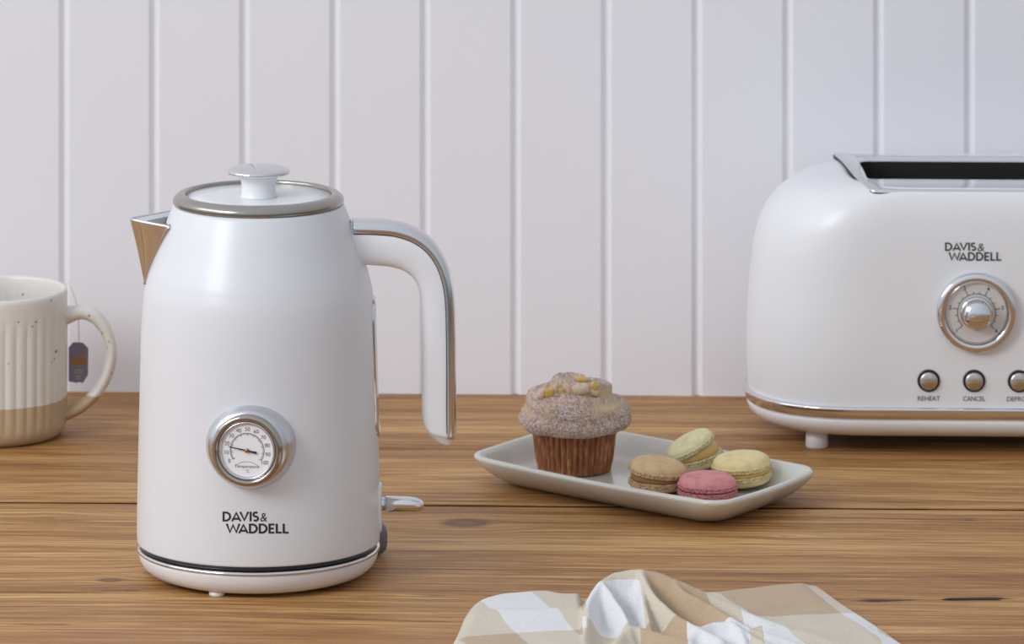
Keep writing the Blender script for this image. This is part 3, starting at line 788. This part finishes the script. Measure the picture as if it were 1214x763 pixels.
tag(tea, 'dark brown tea inside the speckled cream mug', 'tea')
# tag and string
tt = thing('tea_bag_tag', 'small purple paper tea tag hanging on a string beside the mug handle', 'tea tag', MC + mp_(92, 457, -6))
def tl(px, py, d=0): return mp_(px, py, d) - mp_(92, 457, -6)
outl = [(80.5, 414), (86, 408), (97, 409), (103.5, 416), (103, 448), (97, 457), (93, 455.5), (90, 456.5), (80.5, 454)]
me_ = MB()
def td(px): return -14 + (92 - px) * .25
me_.add([tl(x, y, td(x)) for x, y in outl] + [tl(x, y, td(x) - .8) for x, y in outl], [tuple(range(9)), tuple(range(17, 8, -1))] + [(i, (i + 1) % 9, 9 + (i + 1) % 9, 9 + i) for i in range(9)])
card = me_.obj('tag_card', mat('purple_card', (122, 116, 142), .55), tt, smooth=False)
pr = MB()
pr.add([tl(x, y, td(x) + .3) for x, y in [(83.5, 425.5), (101, 427), (101, 436), (83.5, 434.5)]], [(0, 1, 2, 3)])
pr.add([tl(x, y, td(x) + .3) for x, y in [(94, 415.5), (97, 419), (100, 416), (99, 421.5), (96.5, 423.5), (94, 421)]], [tuple(range(6))])
pr.obj('tag_print', mat('gold_print', (150, 108, 62), .5), card, smooth=False)
vs_, fs_ = font_mesh('TEA', 4.6, .15); p2 = MB().add([tl(91.5 + p.x, 441.5 - p.y, td(91.5 + p.x) + .3) for p in vs_], fs_)
vs_, fs_ = font_mesh('BAG', 4.0, .12); p2 = MB().add([tl(91.5 + p.x * .1, 449 - p.y * .1, -14) for p in vs_], fs_) if False else p2
for (x0, x1, y) in ((87, 96, 441), (86.5, 96.5, 444), (88, 95, 449), (88, 95, 451.5)):
    pass
lines = MB()
for (x0, x1, y, hh) in ((87, 97, 440.4, 1.6), (87, 97, 443.4, 1.2), (88.5, 95, 447.6, 1.5), (88.5, 95, 450.6, 1.2)):
    lines.add([tl(x0, y, td(x0) + .3), tl(x1, y + .5, td(x1) + .3), tl(x1, y + .5 + hh, td(x1) + .3), tl(x0, y + hh, td(x0) + .3)], [(0, 1, 2, 3)])
lines.obj('tag_print', mat('pale_gold_print', (170, 160, 118), .5), card, smooth=False)
MB().tube([tl(x, y, d) for x, y, d in [(72, 350, -26), (76, 343.5, -32), (79.2, 341, -35), (83, 349, -31), (87.5, 358, -21), (90, 362.3, -13.5), (91.6, 372, -16.5), (92, 385, -17), (92.3, 400, -16.5), (92.5, 412, -15.5)]], .00032, 6).obj('string', mat('cotton_string', (216, 212, 204), .8), tt)

# ------------------------------------------------------------ plate
PZ = 0.0195
Lc, Bc, Rc, Fc = [ground(x, y, PZ) for x, y in ((560, 541.5), (672, 502.5), (973, 557), (850, 602))]
pc = (Lc + Bc + Rc + Fc) / 4; e1 = ((Fc - Lc) + (Rc - Bc)) / 4; e2 = ((Bc - Lc) + (Rc - Fc)) / 4   # half axes
e1.z = e2.z = 0; pc.z = 0
# bring the axes closer to square
a1 = math.atan2(e1.y, e1.x); a2 = math.atan2(e2.y, e2.x); sk = (a2 - a1) - PI / 2
a1 += sk * .08; a2 -= sk * .16
l1, l2 = e1.length, e2.length
E1 = Vector((math.cos(a1), math.sin(a1), 0)); E2 = Vector((math.cos(a2), math.sin(a2), 0))
pl = tag(bpy.data.objects.new('plate', None), None)
bpy.data.objects.remove(pl)
def plate():
    m_ = mat('grey_glaze', (208, 206, 196), .22, coat=.5, bump=.02, bscale=90, croug=.08)
    def ring(ins, z, rad, bow=.004, lift=0.0, n=14):
        A, B = l1 - ins, l2 - ins; r = rad; pts = []
        for qd in range(4):
            cx = (A - r) * (1, -1, -1, 1)[qd]; cy = (B - r) * (1, 1, -1, -1)[qd]
            for i in range(n + 1):
                a = PI / 2 * (qd + i / n); pts.append((cx + r * math.cos(a), cy + r * math.sin(a)))
            # straight run to next corner
            nx = (A - r) * (-1, -1, 1, 1)[qd]; ny = (B - r) * (1, -1, -1, 1)[qd]
            a = PI / 2 * (qd + 1); p0 = (cx + r * math.cos(a), cy + r * math.sin(a)); p1 = (nx + r * math.cos(a), ny + r * math.sin(a))
            for i in range(1, 16): pts.append((p0[0] + (p1[0] - p0[0]) * i / 16, p0[1] + (p1[1] - p0[1]) * i / 16))
        out = []
        for (x, y) in pts:
            fx, fy = x / l1, y / l2
            x2 = x * (1 + bow * (1 - fy * fy) / l1 * 1); y2 = y * (1 + bow * (1 - fx * fx) / l2)
            zz = z + lift * (fx * fx * fy * fy)
            out.append(E1 * x2 + E2 * y2 + Vector((0, 0, zz)))
        return out
    b = .0035
    rings = [ring(.028, .0030, .012, b), ring(.027, .0006, .013, b), ring(.0255, 0, .014, b), ring(.024, .0003, .015, b), ring(.0205, .0016, .017, b), ring(.0150, .0042, .018, b), ring(.0095, .0076, .0185, b, .0006), ring(.0050, .0114, .0185, b, .001),
             ring(.0020, .0148, .018, b, .001), ring(.0004, .0176, .0175, b, .001), ring(0, .0188, .017, b, .001), ring(.0005, .0201, .0165, b, .001), ring(.0019, .0209, .0155, b, .001), ring(.0036, .0208, .0145, b, .001), ring(.0052, .0199, .013, b, .001), ring(.0076, .0176, .012, b, .001),
             ring(.0115, .0128, .0105, b, .0005), ring(.0150, .0085, .009, b), ring(.0185, .0064, .009, b), ring(.024, .0058, .010, b), ring(.035, .0056, .01, b), ring(.050, .0056, .006, b), ring(.062, .0056, .001, b * .3)]
    o = MB().loft(rings).obj('plate', m_, loc=pc)
    tag(o, 'pale grey oblong glazed plate holding the muffin and the macarons', 'plate')
plate()
FZ = .0058

# ------------------------------------------------------------ muffin
def muffin():
    yb = 556.5; Y = depth(yb, FZ); us = Y / F; c = Vector(((681 - 607) * us, Y, FZ))
    mf = thing('muffin', 'sugar dusted apple muffin in a brown paper case on the plate', 'muffin', c)
    N = 40
    def pleat(p, a, r, z):
        if r < 2 * us: return p
        ph = a * N; tri = abs(((ph / PI) % 2) - 1) ** .6      # 0..1
        e = .35 + .65 * sstep(2 * us, 16 * us, z)
        k = 1 + (.12 * (tri - .6)) * e + .010 * noise.noise(Vector((a * 9, z * 300, 0)))
        return Vector((p.x * k, p.y * k, p.z + (.0008 * noise.noise(Vector((a * 6, 2, 0))) if z > 40 * us else 0)))
    m_ = mat('brown_paper_case', (146, 92, 60), .62); t = NT(m_)
    co = t.n('ShaderNodeTexCoord').outputs['Object']
    mp = t.n('ShaderNodeMapping'); t.l(co, mp.inputs[0]); mp.inputs['Scale'].default_value = (1, 1, .35)
    n1 = t.noise(mp.outputs[0], 330, 4, .55); n2 = t.noise(co, 900, 3)
    col = t.ramp(n1, [(.30, (128, 76, 47)), (.5, (154, 96, 60)), (.72, (192, 136, 92))])
    t.l(col, t.b.inputs['Base Color']); t.bump(t.math('ADD', n1, n2), .35, .0008)
    prof = [(0, .2), (30, .2), (41, .2), (42.8, 1.2)] + [(43 + 5.4 * k / 20, 2 + k * 2.55) for k in range(21)] + [(46, 54), (30, 55), (0, 55)]
    MB().lathe([(r * us, z * us) for r, z in prof], 480, mod=pleat).obj('paper_case', m_, mf)
    # cap
    capp = smooth_tab([(0, 50), (30, 50), (46, 48.5), (55, 48.5), (62, 51.5), (66.6, 58), (66.4, 64), (62.5, 72), (55.5, 81), (47, 90), (37, 98), (25, 103.5), (13, 106.5), (0, 107.2)], 9)
    rows = []; n = 280; crev = []
    L = len(capp)
    for j, (r, z) in enumerate(capp):
        row = []
        for i in range(n):
            a = 2 * PI * i / n; x, y = r * math.cos(a), r * math.sin(a)
            nn = noise.noise(Vector((x * .035, y * .035, z * .035 + 3))) ; n2 = noise.noise(Vector((x * .12, y * .12, z * .12)))
            upz = sstep(66, 80, z)
            # spiral of rolled dough: ledge every turn
            rho = r / 66.0
            ph = (1 - rho) * 2.3 + (a + 1.9) / (2 * PI)
            fr = ph - math.floor(ph)
            led = (sstep(0, .16, fr) - fr) * 9.0 * upz * sstep(4, 22, r)
            gro = math.exp(-((fr - .03) / .085) ** 2) + math.exp(-((fr - 1.03) / .085) ** 2)
            gro *= upz * sstep(6, 20, r) * (.75 + .6 * noise.noise(Vector((a * 1.3, rho * 3, 9))))
            d = 3.6 * nn + 1.3 * n2 + led - 5.0 * gro
            lobes = 1 + .020 * math.sin(a * 3 + .8) + .018 * math.sin(a * 5 + 2) * (1 - upz)
            rim = sstep(48, 58, r) * (1 - upz)
            dz = 1.9 * rim * noise.noise(Vector((math.cos(a) * 2.2, math.sin(a) * 2.2, 4)))
            nx = r + d * (1 - upz * .7) * sstep(20, 50, r)
            zz = z + d * (.25 + .75 * upz) * sstep(0, 10, r) * (1 if z > 58 else .2) + dz
            row.append(Vector((nx * lobes * math.cos(a) * us, nx * lobes * math.sin(a) * us, zz * us)))
            crev.append(max(0, min(1, gro * 1.9 + (.35 * sstep(.10, .4, noise.noise(Vector((x * .05 + 7, y * .05, z * .03)))) * upz) + 1.1 * math.exp(-((a - 5.45) / .42) ** 2 - ((z - 80) / 6) ** 2))))
        rows.append(row)
    m2 = mat('sugared_crust', (190, 150, 116), .75, sss=.0); t = NT(m2)
    co = t.n('ShaderNodeTexCoord').outputs['Object']
    at_ = t.n('ShaderNodeAttribute'); at_.attribute_name = 'crevice'
    g1 = t.noise(co, 1500, 3, .7); g2 = t.noise(co, 120, 3); g3 = t.noise(co, 520, 3, .7)
    base = t.ramp(g2, [(.35, (150, 102, 76)), (.6, (196, 150, 114))])
    base = t.mix(at_.outputs['Fac'], base, lin((232, 204, 158)))
    sug = t.math('MULTIPLY', t.smooth(t.math('ADD', t.math('MULTIPLY', g1, .62), t.math('MULTIPLY', g3, .38)), .46, .56), t.math('SUBTRACT', .92, t.math('MULTIPLY', at_.outputs['Fac'], .75)))
    col = t.mix(sug, base, lin((238, 232, 232)))
    t.l(col, t.b.inputs['Base Color']); t.bump(t.math('ADD', g1, g3), .9, .0012)
    cap = MB().grid(rows, closed_u=True).obj('muffin_top', m2, mf)
    at2 = cap.data.attributes.new('crevice', 'FLOAT', 'POINT')
    for i, v in enumerate(crev): at2.data[i].value = v
    # apple pieces set into the crown
    ma_ = mat('cooked_apple', (206, 170, 92), .35, sss=.15, bump=.2, bscale=300)
    md = mat('baked_dough', (226, 204, 168), .7); t = NT(md)
    co = t.n('ShaderNodeTexCoord').outputs['Object']; q1 = t.noise(co, 1300, 3, .7)
    t.l(t.mix(t.math('MULTIPLY', t.smooth(q1, .47, .56), .6), lin((216, 184, 140)), lin((240, 233, 228))), t.b.inputs['Base Color']); t.bump(q1, .8, .001)
    for (px, py, d, sx, sz, rot, kind) in [(651.5, 465.5, 36, 5.5, 5, -.15, 0), (665.5, 465, 38, 3.4, 5, -.3, 0), (705.5, 457, 34, 4.5, 4, .4, 0), (690, 449.5, 10, 7, 2.4, .1, 0),
                                     (642, 468, 32, 5, 6, .7, 1), (658.5, 462, 35, 3.2, 8.5, .35, 1), (673, 462, 34, 5.5, 8.5, -.5, 1), (688, 461, 32, 12, 7, -.10, 1), (704, 463, 30, 8, 6, .6, 1)]:
        Yp = Y - d * us; p = at(px, py, Yp) - c
        def pw(v, e): return math.copysign(abs(v) ** e, v)
        ex = .45 if kind == 0 else .8
        rr = [[Vector((sx * us * pw(math.cos(A), ex) * pw(math.cos(B), ex) * (1 + .15 * noise.noise(Vector((A * 2 + px, B * 2, 1)))), sx * .9 * us * pw(math.sin(A), ex) * pw(math.cos(B), ex), sz * us * pw(math.sin(B), ex) * (1 + .10 * math.cos(A * 3)))) for A in [2 * PI * q / 24 for q in range(24)]] for B in [-PI / 2 + PI * w_ / 14 for w_ in range(15)]]
        o = MB().grid(rr, closed_u=True).obj('apple_piece' if kind == 0 else 'dough_fold', ma_ if kind == 0 else md, mf, loc=p)
        o.rotation_euler = (0, rot, 0)
muffin()

# ------------------------------------------------------------ macarons
def mac_mat(name, col, dark):
    m_ = mat(name, col, .62, sss=.0); t = NT(m_)
    co = t.n('ShaderNodeTexCoord').outputs['Object']
    a_ = t.n('ShaderNodeAttribute'); a_.attribute_name = 'frill'
    g = t.noise(co, 700, 4, .7); g2 = t.noise(co, 160, 3)
    base = t.mix(t.math('MULTIPLY', t.smooth(g2, .4, .7), .25), lin(col), lin(dark))
    pit = t.math('MULTIPLY', t.smooth(g, .49, .56), a_.outputs['Fac'])
    t.l(t.mix(t.math('MULTIPLY', pit, .8), base, lin(dark)), t.b.inputs['Base Color'])
    h = t.math('MULTIPLY', g, t.math('ADD', t.math('MULTIPLY', a_.outputs['Fac'], 1.5), .12)); t.bump(h, .6, .0012)
    return m_
def shell(name, rad, ht, foot, m_, parent, M, seed, label=None):
    """dome up; frilled foot at z 0..foot"""
    pr = [(0, .0003), (.80, .0003), (.93, .0)] + [(1.0 + .012 * math.sin(k * 1.9), foot * (.12 + .76 * k / 5)) for k in range(6)] + [(.985, foot * 1.0)]
    for k in range(1, 17):
        a = PI / 2 * k / 16; pr.append((.985 * math.cos(a) ** .52 if k < 16 else 0, foot + (ht - foot) * math.sin(a) ** .95))
    n = 180; rows = []; fr = []
    for (r, z) in pr:
        row = []
        for i in range(n):
            a = 2 * PI * i / n; isf = 1.0 if (.9 < r and z < foot * .98) else 0.0
            nz = noise.noise(Vector((math.cos(a) * 9, math.sin(a) * 9, z * 900 + seed)))
            nz2 = noise.noise(Vector((math.cos(a) * 22, math.sin(a) * 22, z * 1500 + seed)))
            lo = noise.noise(Vector((math.cos(a) * 1.4, math.sin(a) * 1.4, seed)))
            k = 1 + isf * (.034 * nz + .034 * nz2 + .020) + .014 * lo
            row.append(M @ Vector((r * rad * k * math.cos(a), r * rad * k * math.sin(a), z + (.0005 * nz if isf or r > .78 and z < foot else 0)))); fr.append(isf)
        rows.append(row)
    o = MB().grid(rows, closed_u=True).obj(name, m_, parent, label=label)
    at2 = o.data.attributes.new('frill', 'FLOAT', 'POINT')
    for i, v in enumerate(fr): at2.data[i].value = v
    return o
def macaron(label, px, Y, rad, m_, mfill, tilt_top=(0, 0), tilt_bot=(0, 0), base_z=FZ, hts=(.0080, .0065), gap=.0026, shift=(0, 0), seed=1):
    X = (px - 607) * Y / F
    r_ = thing('macaron', label, 'macaron', (X, Y, base_z), 0, 'macarons on the plate')
    hb, htp = hts[1], hts[0]
    MB_ = Matrix.Rotation(R(tilt_bot[0]), 4, 'Y') @ Matrix.Rotation(R(tilt_bot[1]), 4, 'X')
    lift = rad * (abs(math.sin(R(tilt_bot[0]))) + abs(math.sin(R(tilt_bot[1])))) * .78
    bot = Matrix.Translation((0, 0, lift)) @ MB_ @ Matrix.Translation((0, 0, hb)) @ Matrix.Rotation(PI, 4, 'X')
    shell('bottom_shell', rad, hb, .0034, m_, r_, bot, seed)
    MT_ = Matrix.Rotation(R(tilt_top[0]), 4, 'Y') @ Matrix.Rotation(R(tilt_top[1]), 4, 'X')
    up = MB_ @ Vector((0, 0, 1))
    ctr = Vector((shift[0], shift[1], lift)) + up * (hb + gap)
    shell('top_shell', rad, htp, .0036, m_, r_, Matrix.Translation(ctr) @ MT_, seed + 5)
    Mf = Matrix.Translation(Vector((0, 0, lift)) + up * (hb - .0006)) @ MB_
    M2 = Matrix.Translation(ctr) @ MT_
    k = 40; rings = []
    for t_, rr in ((0, .86), (.12, .92), (.5, .95), (.88, .92), (1, .86)):
        rings.append([(Mf @ Vector((rr * rad * math.cos(2 * PI * i / k), rr * rad * math.sin(2 * PI * i / k), 0))).lerp(M2 @ Vector((rr * rad * math.cos(2 * PI * i / k), rr * rad * math.sin(2 * PI * i / k), .0006)), t_) for i in range(k)])
    MB().loft(rings).obj('filling', mfill, r_)
m_tan = mac_mat('tan_macaron', (216, 182, 136), (150, 108, 62))
m_yel = mac_mat('yellow_macaron', (234, 217, 160), (186, 150, 84))
m_pal = mac_mat('pale_macaron', (230, 219, 172), (174, 150, 94))
m_pnk = mac_mat('pink_macaron', (222, 144, 146), (140, 58, 66))
f_tan = mat('caramel_cream', (158, 112, 66), .5, bump=.3, bscale=400)
f_yel = mat('lemon_cream', (214, 182, 112), .5, bump=.3, bscale=400)
f_pnk = mat('berry_cream', (150, 66, 72), .5, bump=.3, bscale=400)
yp = depth(590, FZ)
macaron('pink macaron lying flat at the front of the four', 838.5, yp, .0199, m_pnk, f_pnk, seed=2, hts=(.0100, .0064), gap=.0006, tilt_top=(.5, 0))
macaron('tan macaron with a tilted top nearest the muffin', 779, depth(581, FZ), .0196, m_tan, f_tan, tilt_top=(6.5, 3), tilt_bot=(1.5, 0), seed=4, hts=(.0098, .0075), gap=.0040)
macaron('yellow macaron lying flat at the right end of the four', 881, depth(577, FZ), .0201, m_yel, f_yel, tilt_top=(-4, 1), tilt_bot=(-5, 0), seed=6, hts=(.0108, .0084), gap=.0030)
macaron('pale yellow macaron tipped on edge behind the other three', 828, depth(560, FZ), .0182, m_pal, f_yel, tilt_top=(-28, 4), tilt_bot=(-13, 4), seed=8, hts=(.0085, .0088), gap=.0042, shift=(-.0022, 0))

# ------------------------------------------------------------ folded checked cloth
def cloth():
    us = .000526
    def X2(px): return (px - 607) * us
    # outline in world coordinates
    back = [(546, 752, 0), (548, 738, .004), (560, 722, .006), (586, 709.5, .008), (620, 706.5, .008), (652, 706, .008), (676, 709, .008), (700, 706, .004), (760, 705, .003), (840, 704.5, .002), (866, 702, .002), (900, 698.5, .002), (935, 696.5, .002), (966, 697, .002), (976, 701, .002), (1000, 718, .002), (1040, 744, .002), (1067, 763, .002), (1095, 783, .002)]
    oul = [ground(x, y, z).xy for x, y, z in back]
    oul = [p.xy for p in catmull([(p.x, p.y, 0) for p in oul], 4)]
    oul = oul + [Vector((.27, 3.58)), Vector((.20, 3.545)), Vector((.05, 3.53)), Vector((-.03, 3.55)), Vector((-.045, 3.62))]
    def sd(p):       # signed distance, positive inside
        inside = False; dm = 1e9; n = len(oul)
        for i in range(n):
            a, b = oul[i], oul[(i + 1) % n]
            if (a.y > p.y) != (b.y > p.y):
                if p.x < (b.x - a.x) * (p.y - a.y) / (b.y - a.y) + a.x: inside = not inside
            ab = b - a; t_ = max(0, min(1, (p - a).dot(ab) / max(1e-12, ab.length_squared))); dm = min(dm, (p - a - ab * t_).length)
        return dm if inside else -dm
    Rg = [
      [(692, -40, 15, 9, 9), (693, -5, 18, 8, 7), (695, 20, 22, 8, 6), (702, 38, 27, 9, 6), (712, 48, 33, 12, 6), (728, 54, 36, 15, 7), (748, 56, 37.5, 18, 9), (775, 56, 36.5, 18, 9), (805, 51, 32, 16, 9), (840, 43, 26, 14, 9), (880, 31, 19, 12, 10), (930, 13, 13, 11, 12), (985, -8, 9, 11, 12), (1040, -34, 7, 10, 12)],
      [(758, 54, 37, 10, 9), (768, 42, 33, 7, 8), (782, 28, 27.5, 6, 7), (802, 12, 22, 6, 6), (824, -4, 17, 6, 6), (850, -24, 14, 7, 7)],
      [(714, 46, 33, 5, 5), (724, 36, 29, 4.5, 5), (734, 22, 23.5, 4.5, 5), (742, 8, 18, 4.5, 5), (746, -14, 13, 6, 6)],
      [(762, 44, 32, 4, 4.5), (764, 30, 27, 3.6, 4.5), (768, 14, 20, 3.6, 4), (772, 2, 15, 4, 4)],
      [(728, -28, 13, 7, 8), (736, -12, 15.5, 7, 8), (748, -2, 17.2, 8, 9), (762, -4, 17.2, 8, 9), (785, -12, 15.5, 8, 9), (815, -24, 13.5, 7, 8)],
      [(814, -16, 12.5, 7, 8), (826, -3, 15.5, 8, 8), (844, 4, 17.6, 8, 8), (866, 4, 18, 8, 8), (882, -8, 14.5, 8, 8), (900, -26, 12, 8, 8)],
      [(866, 4, 17.5, 3, 4), (874, -8, 15.5, 3, 4), (876, -20, 13, 3, 4)],
      [(800, 50, 32, 6, 6), (826, 34, 26.5, 5, 6), (852, 20, 21.5, 5, 6), (890, 2, 15, 6, 7), (940, -16, 10, 6, 8)],
    ]
    segs = []
    for rid, rg_ in enumerate(Rg):
        for a, b in zip(rg_, rg_[1:]):
            segs.append((rid, Vector((X2(a[0]), 3.70 + a[1] / 1000)), Vector((X2(b[0]), 3.70 + b[1] / 1000)), a[2:], b[2:]))
    def crestY(x):   # back crest line of ridge 0
        best = None
        for rid, a, b, A_, B_ in segs:
            if rid == 0 and min(a.x, b.x) <= x <= max(a.x, b.x) and abs(b.x - a.x) > 1e-6:
                y = a.y + (b.y - a.y) * (x - a.x) / (b.x - a.x); best = y if best is None else max(best, y)
        return best
    def hgt(p):
        q = p + Vector((.0045 * noise.noise(Vector((p.x * 26, p.y * 26, 0))), .0045 * noise.noise(Vector((p.x * 26, p.y * 26, 5)))))
        bestr = {}
        for rid, a, b, A_, B_ in segs:
            ab = b - a; t_ = max(0, min(1, (q - a).dot(ab) / ab.length_squared)); c = a + ab * t_; dv = q - c; d = dv.length * 1000
            z = A_[0] + (B_[0] - A_[0]) * t_
            side = dv.x * ab.y - dv.y * ab.x    # >0 right of direction (camera side when going +x)
            w_ = (A_[2] + (B_[2] - A_[2]) * t_) if side > 0 else (A_[1] + (B_[1] - A_[1]) * t_)
            v = z * math.exp(-(d / w_) ** 1.55 * .62)
            if v > bestr.get(rid, 0): bestr[rid] = v
        k = 6.0; s_ = sum(math.exp(v / 1.6) for v in bestr.values()); 
        return 1.6 * math.log(s_ / max(1, len(bestr)) + 1e-9) if bestr else 0
    x0, x1, y0, y1 = -.05, .29, 3.535, 3.875; st = .0013
    nx = int((x1 - x0) / st); ny = int((y1 - y0) / st)
    idx = {}; vs_ = []; uvs = []; reg = []
    for j in range(ny + 1):
        for i in range(nx + 1):
            p = Vector((x0 + i * st, y0 + j * st)); d = sd(p)
            if d < -st * .9: continue
            if d < 0:     # snap to outline
                g = Vector((sd(p + Vector((1e-4, 0))) - d, sd(p + Vector((0, 1e-4))) - d))
                if g.length > 1e-9: p = p + g.normalized() * (-d)
                d = 0
            xp = p.x / us + 607
            hc = hgt(p)
            # left padded fold, right flat sheet
            left = 1 - sstep(686, 692, xp)
            w_ = .012
            e = min(1, d / w_); pad = .0125 * math.sqrt(max(0, 1 - (1 - e) ** 2)) + .0012 * noise.noise(Vector((p.x * 28, p.y * 28, 2)))
            pad += .0035 * math.exp(-((p.y - 3.735 - .1 * (p.x + .0)) / .014) ** 2) * sstep(0, .01, d)
            e2 = min(1, d / .003); flat = .0030 * math.sqrt(max(0, 1 - (1 - e2) ** 2)) + (.0030 * (1 + noise.noise(Vector((p.x * 13 + 3, p.y * 22, 7)))) + .0012 * noise.noise(Vector((p.x * 50, p.y * 50, 1)))) * sstep(0, .02, d)
            hr = hc / 1000 + .0006 * noise.noise(Vector((p.x * 90, p.y * 90, 3)))
            hr *= sstep(0, .006, d)
            zc = max(hr, flat) + .25 * min(hr, flat)
            z = left * max(.0, pad) + (1 - left) * zc
            vs_.append(Vector((p.x, p.y, max(.0011, z + .0011)))); idx[(i, j)] = len(vs_) - 1
            cy = crestY(p.x)
            rgn = 0 if xp < 688 else (1 if (cy is not None and p.y > cy + .005) and xp > 790 else 2)
            if rgn == 2 and cy is not None and p.y > cy + .020: rgn = 1
            reg.append(rgn)
    fs_ = []
    for j in range(ny):
        for i in range(nx):
            k = [(i, j), (i + 1, j), (i + 1, j + 1), (i, j + 1)]
            if all(q in idx for q in k): fs_.append(tuple(idx[q] for q in k))
            else:
                kk = [idx[q] for q in k if q in idx]
                if len(kk) == 3: fs_.append(tuple(kk))
    o = mesh_obj('tea_towel', vs_, fs_, None)
    me = o.data; uvl = me.uv_layers.new(name='weave')
    edge_dir = (ground(1040, 744) - ground(976, 701)).xy.normalized(); edge_n = Vector((-edge_dir.y, edge_dir.x))
    ep = ground(976, 701).xy
    dl = (ground(652, 763) - ground(592, 709)).xy.normalized(); ln = Vector((-dl.y, dl.x)); lp = ground(592, 709).xy
    lp2 = ground(600, 751).xy
    S1 = .052                                          # stripe width
    def uvof(v, r):
        p = v.xy
        if r == 1:
            a = abs((p - ep).dot(edge_n)); b = (p - ep).dot(edge_dir)
            return ((a - .0150) / .058, (b + .05) / .125)
        if r == 0:
            a = (p - lp).dot(ln); b = (p - lp2).dot(dl)
            return (1 - (a - .010) / .037, max(-.5, (b - .052) / .07))
        # crumpled part: follow the surface (height adds length)
        xp = p.x / us + 607
        fd = Vector((.034, -.072)).normalized(); fn = Vector((-fd.y, fd.x))
        a = (p - Vector((X2(764), 3.756))).dot(fn) / .030
        if p.y < 3.709 and xp < 812: return ((xp - 757) / 70, .5)
        if p.y < 3.714 and 812 <= xp < 900: return (-.5, -.5 + 1.0 * sstep(884, 888, xp))
        if xp < 757: a = -.5
        b = (v.z - .0315) / .05 + .9 * sstep(758, 772, xp) + 1.0 * sstep(866, 896, xp)
        return (a, b)
    for poly in me.polygons:
        rs = [reg[i] for i in poly.vertices]; r = max(set(rs), key=rs.count)
        for li in poly.loop_indices:
            v = me.vertices[me.loops[li].vertex_index].co; uvl.data[li].uv = uvof(v, r)
    m_ = mat('checked_linen', (220, 214, 205), .85); t = NT(m_)
    uv = t.n('ShaderNodeUVMap'); uv.uv_map = 'weave'
    sp_ = t.n('ShaderNodeSeparateXYZ'); t.l(uv.outputs[0], sp_.inputs[0])
    def stripe(c):     # 1 on coloured stripes; stripe when frac(c/2) in 0..0.5
        f = t.math('FRACT', t.math('MULTIPLY', c, .5)); a = t.smooth(f, .0, .008); b = t.smooth(f, .5, .508, 1, 0); return t.math('MULTIPLY', a, b)
    su, sv = stripe(sp_.outputs[0]), stripe(sp_.outputs[1])
    sm = t.math('MULTIPLY', t.math('ADD', su, sv), .5)
    col = t.ramp(sm, [(0, (232, 231, 232)), (.5, (216, 203, 184)), (1.0, (194, 168, 138))])
    co = t.n('ShaderNodeTexCoord').outputs['Object']
    wvn = t.noise(co, 900, 3, .6)
    t.l(t.mix(.25, col, t.mix(1.0, col, t.ramp(wvn, [(.3, (150, 150, 150)), (.7, (255, 255, 255))]), 'MULTIPLY')), t.b.inputs['Base Color'])
    t.b.inputs['Sheen Weight'].default_value = .15
    t.bump(t.math('ADD', wvn, t.noise(co, 2500, 2)), .3, .0006)
    me.materials.append(m_)
    sm_ = o.modifiers.new('relax', 'SMOOTH'); sm_.iterations = 2; sm_.factor = .5
    so = o.modifiers.new('weight', 'SOLIDIFY'); so.thickness = .0010; so.offset = -1
    tag(o, 'crumpled beige and white checked linen tea towel lying at the front', 'tea towel')
cloth()
